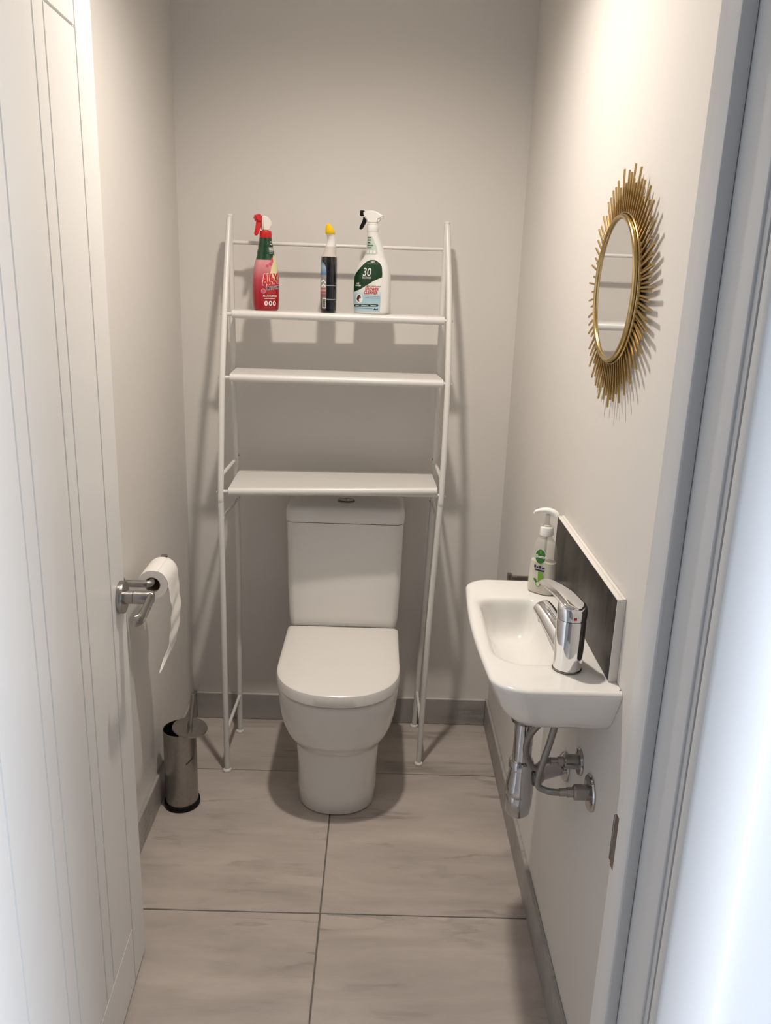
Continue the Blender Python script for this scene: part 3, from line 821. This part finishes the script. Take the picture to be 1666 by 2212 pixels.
md = tail.modifiers.new('thickness', 'SOLIDIFY'); md.thickness = 0.0004

# ------------------------------------------------------------------ toilet brush and its holder
BX, BY = -0.543, -0.492
can = thing('brush_holder', 'brushed steel cylindrical toilet brush holder by the left wall', 'brush holder', (BX, BY, 0))
lathe('base_ring', [(0.048, 0.0005), (0.0512, 0.001), (0.0520, 0.006), (0.0512, 0.014), (0.0475, 0.015)], BLACKP, can, 48)
lathe('can', [(0.0468, 0.008), (0.0468, 0.2475), (0.0464, 0.248), (0.0455, 0.248), (0.0455, 0.016)], BRUSHED, can, 64, cap1=True)
lathe('liner', [(0.0454, 0.018), (0.0454, 0.246), (0.0435, 0.246), (0.0435, 0.018)], BLACKP, can, 48)
DARKPRINT = mat('dark_print', (0.09, 0.08, 0.075), 0.4, metal=0.6)
for k in range(6):   # worn slanted dark logo strip on the can
    a0 = math.radians(-58 + k * 5); rr_ = 0.0471
    bm = bmesh.new()
    q = []
    for aa, dz in ((a0, 0.0), (a0 + math.radians(5.2), 0.0026), (a0 + math.radians(5.2), 0.0086), (a0, 0.006)):
        q.append(bm.verts.new((rr_ * math.cos(aa), rr_ * math.sin(aa), 0.152 + k * 0.0024 + dz)))
    bm.faces.new(q)
    from_bm('print_mark', bm, DARKPRINT, can)
br = thing('toilet_brush', 'toilet brush with round steel lid leaning askew in its holder', 'brush', (BX + 0.031, BY - 0.004, 0.2525))
br.rotation_euler = (math.radians(2), math.radians(7), 0)
lathe('lid_disc', [(0.020, -0.004), (0.0490, -0.003), (0.0500, 0.0), (0.0490, 0.0022), (0.010, 0.003)], BRUSHED, br, 56)
lathe('handle', [(0.0078, 0.003), (0.0075, 0.02), (0.0066, 0.022), (0.0066, 0.090), (0.0068, 0.1085), (0.0055, 0.111), (0.0035, 0.1115), (0.003, 0.110)], BRUSHED, br, 24)
lathe('bristle_head', [(0.004, -0.004), (0.005, -0.10), (0.018, -0.105), (0.019, -0.16), (0.012, -0.185)], BLACKP, br, 24)

# ------------------------------------------------------------------ bottles
class Shape:
    """Bottle of superellipse sections: keys (z, half width, half depth, exponent, centre x)."""
    def __init__(s, keys): s.k = keys; s.z = [q[0] for q in keys]
    def at(s, z):
        z = min(max(z, s.z[0]), s.z[-1])
        for i in range(len(s.z) - 1):
            if z <= s.z[i + 1]:
                t = (z - s.z[i]) / max(1e-9, s.z[i + 1] - s.z[i]); a, b = s.k[i], s.k[i + 1]
                return [lerp(a[j], b[j], t) for j in range(1, 5)]
        return list(s.k[-1][1:])
    def ring(s, z, n=56):
        a, b, e, c = s.at(z); out = []
        for i in range(n):
            t = 2 * PI * i / n; cc, ss = math.cos(t), math.sin(t)
            out.append((c + a * math.copysign(abs(cc) ** (2 / e), cc), b * math.copysign(abs(ss) ** (2 / e), ss), z))
        return out
    def levels(s, z0, z1, step=0.004):
        zs = {round(z0, 5), round(z1, 5)} | {round(z, 5) for z in s.z if z0 < z < z1}
        n = max(1, int((z1 - z0) / step))
        return sorted(zs | {round(lerp(z0, z1, i / n), 5) for i in range(n + 1)})
    def mesh(s, name, z0, z1, m, parent, grow=0.0, **kw):
        rg = []
        for z in s.levels(z0, z1):
            rg.append([(x * (1 + grow) if grow else x, y * (1 + grow) if grow else y, zz) for x, y, zz in s.ring(z)])
        return loft(name, rg, m, parent, **kw)
    def front(s, uu, z, eps):
        a, b, e, c = s.at(z)
        q = min(0.995, abs((uu - c) / (a + eps)))
        return Vector((uu, -(b + eps) * (1 - q ** e) ** (1 / e), z))

def refine(bm, du, dz):
    xs = [v.co.x for v in bm.verts]; zs = [v.co.y for v in bm.verts]
    x = math.floor(min(xs) / du) * du
    while x < max(xs):
        bmesh.ops.bisect_plane(bm, geom=bm.verts[:] + bm.edges[:] + bm.faces[:], plane_co=(x, 0, 0), plane_no=(1, 0, 0)); x += du
    z = math.floor(min(zs) / dz) * dz
    while z < max(zs):
        bmesh.ops.bisect_plane(bm, geom=bm.verts[:] + bm.edges[:] + bm.faces[:], plane_co=(0, z, 0), plane_no=(0, 1, 0)); z += dz

def wrap(name, bm, surf, eps, m, parent, du=0.004, dz=0.008):
    bmesh.ops.triangulate(bm, faces=bm.faces[:])
    refine(bm, du, dz)
    for v in bm.verts: v.co = surf(v.co.x, v.co.y, eps)
    return from_bm(name, bm, m, parent, smooth=True, recalc=False)

def decal(name, poly, surf, eps, m, parent, du=0.004, dz=0.006):
    bm = bmesh.new(); bm.faces.new([bm.verts.new((x, z, 0)) for x, z in poly])
    return wrap(name, bm, surf, eps, m, parent, du, dz)

def ell(cx_, cz_, a, b, n=28): return [(cx_ + a * math.cos(2 * PI * i / n), cz_ + b * math.sin(2 * PI * i / n)) for i in range(n)]

def bars(name, rects, surf, eps, m, parent):
    bm = bmesh.new()
    for (x0, x1, z0, z1) in rects:
        bm.faces.new([bm.verts.new(p) for p in ((x0, z0, 0), (x1, z0, 0), (x1, z1, 0), (x0, z1, 0))])
    return wrap(name, bm, surf, eps, m, parent, 0.004, 0.02)

def text(name, s, x, z, size, surf, eps, m, parent, bold=0.0, shear=0.0, rot=0.0, sx=1.0, align='LEFT', space=1.0):
    cu = bpy.data.curves.new(name, 'FONT'); cu.body = s; cu.size = size; cu.offset = bold; cu.shear = shear
    cu.align_x = align; cu.resolution_u = 3; cu.space_character = space
    ob = bpy.data.objects.new(name, cu); COL.objects.link(ob)
    me = bpy.data.meshes.new_from_object(ob)
    bpy.data.objects.remove(ob); bpy.data.curves.remove(cu)
    bm = bmesh.new(); bm.from_mesh(me); bpy.data.meshes.remove(me)
    cr, sr = math.cos(rot), math.sin(rot)
    for v in bm.verts:
        X, Y = v.co.x * sx, v.co.y
        v.co = (x + X * cr - Y * sr, z + X * sr + Y * cr, 0)
    return wrap(name, bm, surf, eps, m, parent, 0.004, 0.02)

P_RED = mat('print_red', srgb(200, 30, 32), 0.4)
P_DRED = mat('print_deep_red', srgb(196, 38, 36), 0.4)
P_WHITE = mat('print_white', (0.82, 0.81, 0.79), 0.4)
P_NAVY = mat('print_navy', srgb(30, 30, 70), 0.4)
P_GREEN = mat('print_dark_green', srgb(8, 54, 26), 0.35)
P_LEAF = mat('print_leaf_green', srgb(110, 165, 50), 0.4)
P_GREENL = mat('print_mid_green', srgb(45, 110, 35), 0.4)
P_BLACK = mat('print_black', (0.015, 0.013, 0.013), 0.4)
P_GREY = mat('print_grey', (0.30, 0.30, 0.31), 0.5)
P_CREAM = mat('print_cream', srgb(225, 215, 165), 0.5)
P_ORANGE = mat('print_orange_brown', srgb(140, 80, 40), 0.4)
P_PINK = mat('print_pink', srgb(205, 80, 110), 0.4)
P_SAGE = mat('print_sage', srgb(188, 205, 190), 0.4)
P_BLUE = mat('print_blue', srgb(90, 130, 165), 0.4)

def ramp_mat(name, stops, rough=0.25, z0=0, z1=1, coat=0.3):
    m = bpy.data.materials.new(name); m.use_nodes = True; nt = m.node_tree; b = nt.nodes['Principled BSDF']
    tc = nt.nodes.new('ShaderNodeTexCoord'); sp_ = nt.nodes.new('ShaderNodeSeparateXYZ'); mr = nt.nodes.new('ShaderNodeMapRange')
    mr.inputs['From Min'].default_value = z0; mr.inputs['From Max'].default_value = z1
    rp = nt.nodes.new('ShaderNodeValToRGB')
    while len(rp.color_ramp.elements) < len(stops): rp.color_ramp.elements.new(0.5)
    for e, (p_, c) in zip(rp.color_ramp.elements, stops): e.position = p_; e.color = (*c, 1)
    nt.links.new(tc.outputs['Object'], sp_.inputs[0]); nt.links.new(sp_.outputs['Z'], mr.inputs['Value'])
    nt.links.new(mr.outputs[0], rp.inputs['Fac']); nt.links.new(rp.outputs['Color'], b.inputs['Base Color'])
    b.inputs['Roughness'].default_value = rough; b.inputs['Coat Weight'].default_value = coat
    return m

ZT = 1.393 + 0.0110
# --- spray bottle with a pink to red sleeve
b1 = thing('spray_bottle', 'pink and red spray bottle with green neck and red trigger', 'spray bottle', (-0.333, -0.150, ZT), math.radians(28), 'cleaning bottles on the top shelf')
S1 = Shape([(0, 0.0320, 0.0215, 3.0, 0), (0.004, 0.0350, 0.0235, 3.0, 0), (0.03, 0.0372, 0.0245, 2.9, 0), (0.07, 0.0378, 0.0245, 2.8, 0), (0.10, 0.0360, 0.0240, 2.7, 0), (0.125, 0.0320, 0.0230, 2.5, 0),
            (0.138, 0.0285, 0.0215, 2.3, 0), (0.145, 0.0262, 0.021, 2.2, 0), (0.152, 0.0245, 0.0200, 2.1, 0), (0.160, 0.0245, 0.020, 2.0, 0), (0.168, 0.0215, 0.0185, 2, 0), (0.178, 0.0210, 0.0185, 2, 0), (0.186, 0.0185, 0.017, 2, 0), (0.197, 0.0175, 0.0165, 2, 0)])
PINKM = ramp_mat('pink_red_sleeve', [(0.0, srgb(140, 10, 20)), (0.35, srgb(165, 18, 30)), (0.60, srgb(185, 62, 76)), (0.85, srgb(208, 132, 140)), (1.0, srgb(215, 150, 155))], 0.22, 0, 0.14)
S1.mesh('body', 0, 0.138, PINKM, b1)
GREENB = mat('dark_green_sleeve', srgb(6, 58, 28), 0.2, coat=0.4)
S1.mesh('neck_sleeve', 0.1382, 0.197, GREENB, b1)
f1 = S1.front
decal('cream_patch', [(0.002, 0.092), (0.028, 0.085), (0.029, 0.120), (0.024, 0.148), (0.016, 0.152), (0.010, 0.130)], f1, 0.0004, P_CREAM, b1)
decal('flower_print', ell(0.006, 0.127, 0.006, 0.0045), f1, 0.0006, P_PINK, b1)
decal('flower_print', ell(-0.004, 0.122, 0.004, 0.0035), f1, 0.0006, P_PINK, b1)
decal('flower_print', ell(0.011, 0.137, 0.0035, 0.008), f1, 0.0006, P_PINK, b1)
text('lettering', 'AJAX', -0.0185, 0.072, 0.037, f1, 0.0005, P_WHITE, b1, bold=0.0030, shear=0.12, rot=0.12, sx=0.56)
text('lettering', 'AJAX', -0.0180, 0.072, 0.037, f1, 0.0009, P_RED, b1, bold=0.0016, shear=0.12, rot=0.12, sx=0.56)
text('lettering', "SPRAY n' WIPE", -0.0075, 0.057, 0.0098, f1, 0.0005, P_WHITE, b1, bold=0.0012, shear=0.15, rot=0.12, sx=0.62)
text('lettering', "SPRAY n' WIPE", -0.0075, 0.057, 0.0098, f1, 0.0009, P_NAVY, b1, bold=0.00045, shear=0.15, rot=0.12, sx=0.62)
text('lettering', 'MULTI-PURPOSE', -0.0175, 0.0375, 0.0075, f1, 0.0005, P_WHITE, b1, bold=0.0001, sx=0.76)
bars('fine_print', [(-0.015, 0.018, 0.0325, 0.0338)], f1, 0.0005, P_WHITE, b1)
decal('round_badge', ell(-0.0165, 0.0535, 0.0062, 0.0066), f1, 0.0005, P_SAGE, b1)
decal('round_badge', ell(-0.0165, 0.0535, 0.0052, 0.0056), f1, 0.0007, P_PINK, b1)
for k, xx in enumerate((-0.009, 0.004, 0.016)):
    decal('icon', ell(xx, 0.020, 0.0050, 0.0068), f1, 0.0005, P_WHITE, b1)
    decal('icon_mark', ell(xx, 0.020, 0.0022, 0.0036), f1, 0.0008, P_BLACK if k == 1 else P_DRED, b1)
ringp = ell(0.010, 0.1835, 0.0042, 0.005)
decal('emblem', ringp, f1, 0.0006, P_WHITE, b1); decal('emblem', ell(0.010, 0.1835, 0.0026, 0.0032), f1, 0.0009, P_GREEN, b1)
text('lettering', '100%', 0.001, 0.1635, 0.0125, f1, 0.0006, P_WHITE, b1, bold=0.0003, sx=0.6)
bars('fine_print', [(0.003, 0.016, 0.1590, 0.1603), (0.003, 0.014, 0.1555, 0.1568)], f1, 0.0006, P_SAGE, b1)
REDP = mat('red_plastic', srgb(205, 26, 30), 0.3)
lathe('collar', [(0.0160, 0.1965), (0.0170, 0.198), (0.0168, 0.213), (0.0158, 0.2155)], REDP, b1, 36)
CLEARW = mat('milky_plastic', (0.80, 0.74, 0.70), 0.25)
def prism(name, prof, y0, y1, m, parent, bev=0.002):
    bm = bmesh.new()
    a = [bm.verts.new((x, y0, z)) for x, z in prof]; b = [bm.verts.new((x, y1, z)) for x, z in prof]
    n = len(prof)
    bm.faces.new(a); bm.faces.new(list(reversed(b)))
    for i in range(n): bm.faces.new((a[i], b[i], b[(i + 1) % n], a[(i + 1) % n]))
    bmesh.ops.recalc_face_normals(bm, faces=bm.faces[:])
    es = [e for e in bm.edges if e.calc_face_angle(0) > 0.7]
    bmesh.ops.bevel(bm, geom=es, offset=bev, segments=3, affect='EDGES')
    return from_bm(name, bm, m, parent, angle=50)
prism('spray_head', [(-0.010, 0.2150), (0.009, 0.2150), (0.012, 0.224), (0.016, 0.230), (0.0145, 0.242), (0.004, 0.2535), (-0.012, 0.2575), (-0.013, 0.236)], -0.0105, 0.0105, CLEARW, b1, 0.0035)
prism('nozzle', [(-0.0135, 0.2375), (-0.012, 0.2580), (-0.027, 0.2590), (-0.0335, 0.254), (-0.0325, 0.244), (-0.0255, 0.2385)], -0.0105, 0.0105, REDP, b1, 0.0035)
prism('trigger', [(-0.0150, 0.2400), (-0.0265, 0.2395), (-0.0290, 0.222), (-0.0335, 0.2035), (-0.0255, 0.2015), (-0.0195, 0.214), (-0.0125, 0.230)], -0.006, 0.006, REDP, b1, 0.0022)

# --- dark blue toilet cleaner bottle standing sideways
b2 = thing('cleaner_bottle', 'dark blue toilet cleaner bottle with white neck and yellow cap', 'bottle', (-0.154, -0.150, ZT), 0.0, 'cleaning bottles on the top shelf')
S2 = Shape([(0, 0.0200, 0.032, 3.2, 0), (0.004, 0.0225, 0.036, 3.2, 0), (0.035, 0.0232, 0.037, 3.2, 0), (0.10, 0.0232, 0.037, 3.0, 0), (0.135, 0.0230, 0.036, 2.8, 0), (0.152, 0.0222, 0.033, 2.6, 0.0), (0.157, 0.0200, 0.028, 2.5, 0.001), (0.166, 0.0180, 0.023, 2.3, 0.002), (0.174, 0.0165, 0.0180, 2.1, 0.003), (0.180, 0.0150, 0.0150, 2, 0.004)])
NAVYL = mat('dark_blue_liquid_bottle', srgb(7, 7, 16), 0.12, coat=0.5)
S2.mesh('body', 0, 0.152, NAVYL, b2)
CLEARP = mat('clear_grey_plastic', (0.55, 0.51, 0.47), 0.12, coat=0.5)
S2.mesh('clear_shoulder', 0.1522, 0.180, CLEARP, b2)
f2 = S2.front
LBLUE = ramp_mat('bottle_label', [(0.0, srgb(60, 52, 52)), (0.30, srgb(120, 112, 112)), (0.42, srgb(165, 160, 158)), (0.7, srgb(150, 148, 150)), (0.74, srgb(80, 125, 160)), (0.9, srgb(150, 175, 190)), (1.0, srgb(80, 110, 140))], 0.35, 0.01, 0.138)
decal('label', [(-0.0222, 0.008), (-0.0045, 0.008), (-0.0045, 0.108), (-0.006, 0.122), (-0.010, 0.132), (-0.0160, 0.138), (-0.0222, 0.139)], f2, 0.0004, LBLUE, b2, 0.002)
bars('fine_print', [(-0.0205, -0.0065, 0.100 - k * 0.0075 - (0.0016 if k % 2 else 0), 0.102 - k * 0.0075) for k in range(4)], f2, 0.0007, P_GREY, b2)
bars('fine_print', [(-0.0215, -0.006, 0.0645, 0.0665), (-0.0215, -0.006, 0.0555, 0.0575), (-0.0215, -0.006, 0.0475, 0.050)], f2, 0.0007, P_DRED, b2)
decal('white_swoosh', [(-0.019, 0.074), (-0.0125, 0.079), (-0.0065, 0.074), (-0.0065, 0.070), (-0.0125, 0.0735), (-0.019, 0.069)], f2, 0.0008, P_WHITE, b2, 0.002)
decal('white_swoosh', [(-0.020, 0.086), (-0.0125, 0.091), (-0.0065, 0.083), (-0.0065, 0.080), (-0.0125, 0.086), (-0.020, 0.082)], f2, 0.0008, P_WHITE, b2, 0.002)
decal('barcode_patch', [(-0.0155, 0.012), (-0.0055, 0.012), (-0.0055, 0.041), (-0.0155, 0.041)], f2, 0.0008, P_WHITE, b2, 0.002)
bars('barcode', [(-0.0145, -0.0065, 0.014 + k * 0.0022, 0.0152 + k * 0.0022 + (0.0004 if k % 3 else 0)) for k in range(11)], f2, 0.0011, P_BLACK, b2)
for zz in (0.0365, 0.0735):
    bars('seam_line', [(-0.004, 0.0215, zz, zz + 0.0016)], f2, 0.0004, P_GREY, b2)
NECK = [(0.0140, 0.0135, 0.186, 0.005, 0.0), (0.0130, 0.0130, 0.192, 0.0065, -0.001), (0.0120, 0.0120, 0.200, 0.0065, -0.003), (0.0118, 0.0118, 0.208, 0.005, -0.007), (0.0116, 0.0116, 0.214, 0.003, -0.011)]
def ering(a, b, z, cx_, cy_, n=28): return [(cx_ + a * math.cos(2 * PI * i / n), cy_ + b * math.sin(2 * PI * i / n), z) for i in range(n)]
loft('white_neck', [ering(*q) for q in [(0.0145, 0.0140, 0.179, 0.004, 0.0)] + NECK], WHITEP, b2)
YEL = mat('yellow_plastic', srgb(250, 205, 10), 0.35)
loft('cap', [ering(0.0126, 0.0126, 0.2125, 0.003, -0.010), ering(0.0137, 0.0137, 0.2145, 0.003, -0.011), ering(0.0130, 0.0130, 0.221, 0.002, -0.014), ering(0.0095, 0.0100, 0.231, 0.0, -0.018), ering(0.0062, 0.0070, 0.2375, -0.001, -0.021), ering(0.003, 0.0035, 0.2395, -0.001, -0.022)], YEL, b2)

# --- big white shower cleaner spray
b3 = thing('spray_bottle', 'large white spray bottle with dark green label and black trigger', 'spray bottle', (-0.030, -0.136, ZT), math.radians(-17), 'cleaning bottles on the top shelf')
S3 = Shape([(0, 0.0470, 0.0255, 3.2, 0), (0.004, 0.0510, 0.0285, 3.2, 0), (0.02, 0.0535, 0.0300, 3.1, 0), (0.06, 0.0545, 0.0305, 3.0, 0), (0.10, 0.0530, 0.0300, 2.8, 0), (0.118, 0.0500, 0.0290, 2.6, 0.0005), (0.134, 0.0440, 0.0270, 2.5, 0.0025),
            (0.146, 0.0370, 0.0250, 2.4, 0.004), (0.154, 0.0320, 0.0235, 2.3, 0.005), (0.163, 0.0285, 0.0220, 2.2, 0.006), (0.176, 0.0255, 0.0205, 2.1, 0.0055), (0.190, 0.0225, 0.0190, 2.0, 0.003), (0.204, 0.0190, 0.0175, 2, 0.0), (0.216, 0.0165, 0.0160, 2, -0.002), (0.224, 0.0155, 0.0155, 2, -0.003)])
S3.mesh('body', 0, 0.224, mat('white_hdpe', (0.76, 0.755, 0.74), 0.33), b3)
f3 = S3.front
LOW = ramp_mat('pale_blue_label', [(0.0, srgb(175, 200, 212)), (0.45, srgb(160, 195, 212)), (0.75, srgb(222, 228, 226)), (1.0, srgb(232, 230, 224))], 0.35, 0.008, 0.085)
decal('label', [(-0.0440, 0.006), (0.030, 0.006), (0.0335, 0.010), (0.0345, 0.06), (0.0365, 0.102), (-0.0475, 0.060), (-0.0470, 0.03)], f3, 0.0004, LOW, b3)
decal('green_panel', [(-0.0478, 0.0585), (-0.0250, 0.0675), (0.0150, 0.0920), (0.0365, 0.1015), (0.0365, 0.112), (0.0340, 0.130), (0.0270, 0.1405), (0.0140, 0.1475), (0.0000, 0.1475), (-0.0130, 0.1415), (-0.0290, 0.1265), (-0.0450, 0.1085), (-0.0485, 0.100)], f3, 0.0006, P_GREEN, b3)
text('lettering', '30', -0.0215, 0.1040, 0.0315, f3, 0.0009, P_WHITE, b3, bold=0.0002, shear=0.15, sx=0.82)
text('lettering', 'SECONDS', -0.0215, 0.0965, 0.0078, f3, 0.0009, P_WHITE, b3, bold=0.0, shear=0.05, sx=0.78)
text('lettering', 'NZ', -0.0385, 0.0805, 0.0060, f3, 0.0009, P_WHITE, b3, bold=0.0002)
text('lettering', 'OWNED', -0.0425, 0.0752, 0.0052, f3, 0.0009, P_WHITE, b3, bold=0.0002, sx=0.9)
text('lettering', "NEW", 0.0020, 0.1405, 0.0050, f3, 0.0009, P_WHITE, b3, bold=0.0002)
bars('fine_print', [(-0.008, 0.0235, 0.1365, 0.1372)], f3, 0.0009, P_SAGE, b3)
text('lettering', 'SPRAY & WALK AWAY', -0.0080, 0.0745, 0.0050, f3, 0.0009, P_ORANGE, b3, bold=0.0002, shear=0.15, sx=0.82)
text('lettering', 'SHOWER', -0.0120, 0.0645, 0.0112, f3, 0.0009, P_DRED, b3, bold=0.0004, shear=0.18, sx=0.86)
text('lettering', 'CLEANER', -0.0155, 0.0550, 0.0112, f3, 0.0009, P_DRED, b3, bold=0.0004, shear=0.18, sx=0.86)
bars('fine_print', [(-0.012, 0.032, 0.0485, 0.0497), (-0.010, 0.032, 0.0440, 0.0452)], f3, 0.0009, P_GREY, b3)
decal('photo_roundel', ell(-0.0290, 0.0410, 0.0115, 0.0125), f3, 0.0008, P_WHITE, b3)
decal('photo_shower', [(-0.0375, 0.040), (-0.033, 0.051), (-0.026, 0.0515), (-0.023, 0.044), (-0.026, 0.034), (-0.033, 0.0325)], f3, 0.0011, mat('print_brown', srgb(70, 40, 36), 0.5), b3)
decal('photo_shower', [(-0.030, 0.036), (-0.026, 0.047), (-0.023, 0.040), (-0.026, 0.033)], f3, 0.0014, P_WHITE, b3)
decal('green_strip', [(-0.0440, 0.0180), (0.0265, 0.0215), (0.0295, 0.0245), (0.0265, 0.0275), (-0.0455, 0.0240)], f3, 0.0009, P_GREEN, b3)
bars('fine_print', [(-0.040, -0.029, 0.0208, 0.0222), (-0.022, -0.001, 0.0218, 0.0232), (0.006, 0.023, 0.0230, 0.0244)], f3, 0.0012, P_WHITE, b3)
bars('fine_print', [(-0.042, 0.012, 0.0140, 0.0150)], f3, 0.0009, P_BLUE, b3)
decal('emblem', [(0.014, 0.011), (0.019, 0.0165), (0.0225, 0.013), (0.0265, 0.0165), (0.0285, 0.011)], f3, 0.0009, P_BLACK, b3)
decal('neck_label', [(-0.0165, 0.163), (0.0140, 0.163), (0.0200, 0.166), (0.0150, 0.185), (0.0060, 0.203), (0.000, 0.2115), (-0.0155, 0.2115)], f3, 0.0005, P_SAGE, b3)
for k, (s_, sz) in enumerate((('NOW', 0.0048), ('FROM', 0.0048), ('99%', 0.0068), ('RECYCLED', 0.0044), ('PLASTIC', 0.0044))):
    text('lettering', s_, -0.0125, 0.2055 - k * 0.0061 - (0.002 if k > 1 else 0), sz, f3, 0.0009, P_GREEN, b3, bold=0.0002, sx=0.85)
for xx in (-0.010, 0.001, 0.0105):
    bars('icon', [(xx - 0.0035, xx + 0.0035, 0.1655, 0.1735)], f3, 0.0009, P_WHITE, b3)
lathe('collar', [(0.0158, 0.2235), (0.0165, 0.225), (0.0165, 0.240), (0.0158, 0.2415), (0.0152, 0.2418), (0.0152, 0.2425), (0.0158, 0.2435), (0.0155, 0.2465)], WHITEP, b3, 36, c=(-0.003, 0, 0))
prism('spray_head', [(-0.018, 0.246), (0.0125, 0.246), (0.0155, 0.2565), (0.0250, 0.2600), (0.0285, 0.2645), (0.0230, 0.2695), (0.0100, 0.2775), (-0.0050, 0.2805), (-0.0300, 0.2800), (-0.0305, 0.2660), (-0.0205, 0.2550)], -0.0095, 0.0095, WHITEP, b3, 0.0035)
prism('nozzle', [(-0.0305, 0.2658), (-0.0300, 0.2802), (-0.0395, 0.2802), (-0.0395, 0.2648)], -0.0095, 0.0095, BLACKP, b3, 0.0015)
prism('trigger', [(-0.0205, 0.2560), (-0.0305, 0.2645), (-0.0335, 0.2520), (-0.0430, 0.2330), (-0.0405, 0.2285), (-0.0350, 0.2300), (-0.0245, 0.2480)], -0.0055, 0.0055, BLACKP, b3, 0.0018)

# ------------------------------------------------------------------ liquid soap pump on the sink
soap = thing('soap_dispenser', 'clear pump bottle half full of creamy soap on the sink', 'soap bottle', (0.3590, -0.9450, 0.8760), math.radians(-38))
S4 = Shape([(0, 0.0275, 0.0165, 2.6, 0), (0.003, 0.0300, 0.0185, 2.6, 0), (0.012, 0.0310, 0.0195, 2.5, 0), (0.05, 0.0300, 0.0190, 2.4, 0), (0.085, 0.0275, 0.0180, 2.3, 0), (0.104, 0.0250, 0.0170, 2.2, 0), (0.114, 0.0215, 0.0158, 2.1, 0), (0.119, 0.0165, 0.0140, 2, 0), (0.123, 0.0128, 0.0125, 2, 0), (0.129, 0.0125, 0.0125, 2, 0)])
def clear_mat(name, tint, fac):
    m = bpy.data.materials.new(name); m.use_nodes = True; nt = m.node_tree; b = nt.nodes['Principled BSDF']
    b.inputs['Base Color'].default_value = (*tint, 1); b.inputs['Roughness'].default_value = 0.08; b.inputs['Coat Weight'].default_value = 0.3
    tr = nt.nodes.new('ShaderNodeBsdfTransparent'); tr.inputs['Color'].default_value = (0.97, 0.96, 0.94, 1)
    mx = nt.nodes.new('ShaderNodeMixShader'); mx.inputs['Fac'].default_value = fac
    nt.links.new(tr.outputs[0], mx.inputs[1]); nt.links.new(b.outputs[0], mx.inputs[2])
    nt.links.new(mx.outputs[0], nt.nodes['Material Output'].inputs['Surface'])
    return m
S4.mesh('clear_shell', 0, 0.129, clear_mat('clear_plastic', (0.80, 0.79, 0.75), 0.30), soap)
CREAM = mat('cream_soap', (0.78, 0.75, 0.64), 0.4)
rg = [[(x * 0.965, y * 0.95, z) for x, y, z in S4.ring(zz)] for zz in S4.levels(0.0015, 0.070)]
loft('liquid_soap', rg, CREAM, soap)
cyl('dip_tube', (0, 0, 0.071), (0, 0, 0.128), 0.003, mat('translucent_tube', (0.72, 0.70, 0.62), 0.3), soap, 12)
f4 = S4.front
LBLC = mat('frosted_label', (0.70, 0.70, 0.64), 0.45)
decal('green_emblem', ell(0.0, 0.084, 0.0128, 0.0165), f4, 0.0006, P_WHITE, soap)
decal('green_emblem', ell(0.0, 0.084, 0.0118, 0.0155), f4, 0.0008, P_GREENL, soap)
text('lettering', 'Dettol', 0, 0.0810, 0.0092, f4, 0.0011, P_WHITE, soap, bold=0.0003, shear=0.2, sx=0.95, align='CENTER', rot=0.06)
decal('emblem_cross', [(-0.0015, 0.090), (0.0015, 0.090), (0.0015, 0.097), (-0.0015, 0.097)], f4, 0.0011, P_LEAF, soap)
bars('blue_lettering', [(-0.0125, -0.008, 0.0580, 0.0640), (-0.0065, -0.002, 0.0580, 0.0615), (-0.0005, 0.0045, 0.0580, 0.0635), (0.0060, 0.0120, 0.0580, 0.0615), (-0.010, 0.012, 0.0520, 0.0555)], f4, 0.0006, P_NAVY, soap)
decal('leaf_print', [(-0.002, 0.0505), (0.008, 0.0515), (0.012, 0.040), (0.009, 0.025), (0.001, 0.020), (-0.001, 0.034)], f4, 0.0006, P_LEAF, soap)
decal('leaf_print', [(-0.012, 0.0330), (-0.007, 0.0345), (0.000, 0.026), (0.003, 0.0200), (-0.005, 0.0255)], f4, 0.0009, P_GREENL, soap)
decal('leaf_print', ell(0.0005, 0.0235, 0.0052, 0.0062), f4, 0.0011, P_LEAF, soap)
decal('leaf_print', ell(0.0005, 0.0235, 0.0036, 0.0045), f4, 0.0013, LBLC, soap)
lathe('collar', [(0.0132, 0.1275), (0.0145, 0.1285), (0.0142, 0.1445), (0.0134, 0.1460), (0.0085, 0.1465)], WHITEP, soap, 32)
pump = bpy.data.objects.new('pump', None); COL.objects.link(pump); pump.parent = soap
pump.rotation_euler = (0, 0, math.radians(30))
lathe('stem', [(0.0085, 0.1462), (0.0085, 0.150), (0.0050, 0.1505), (0.0050, 0.172)], mat('milky_stem', (0.70, 0.67, 0.62), 0.35), pump, 24)
pp = smooth_path([(0.016, 0, 0.1705), (0.011, 0, 0.1760), (0.000, 0, 0.1805), (-0.014, 0, 0.1805), (-0.027, 0, 0.1765)], 6)
n_ = len(pp)
tube('pump_head', pp, [lerp(0.0105, 0.0040, (i / (n_ - 1)) ** 1.2) if i else 0.006 for i in range(n_)], WHITEP, pump, 24,
     [lerp(0.0085, 0.0030, (i / (n_ - 1)) ** 1.2) if i else 0.004 for i in range(n_)], ref=(0, 1, 0))
cyl('spout_tip', (-0.0265, 0, 0.1775), (-0.0278, 0, 0.1725), 0.0028, WHITEP, pump, 12)
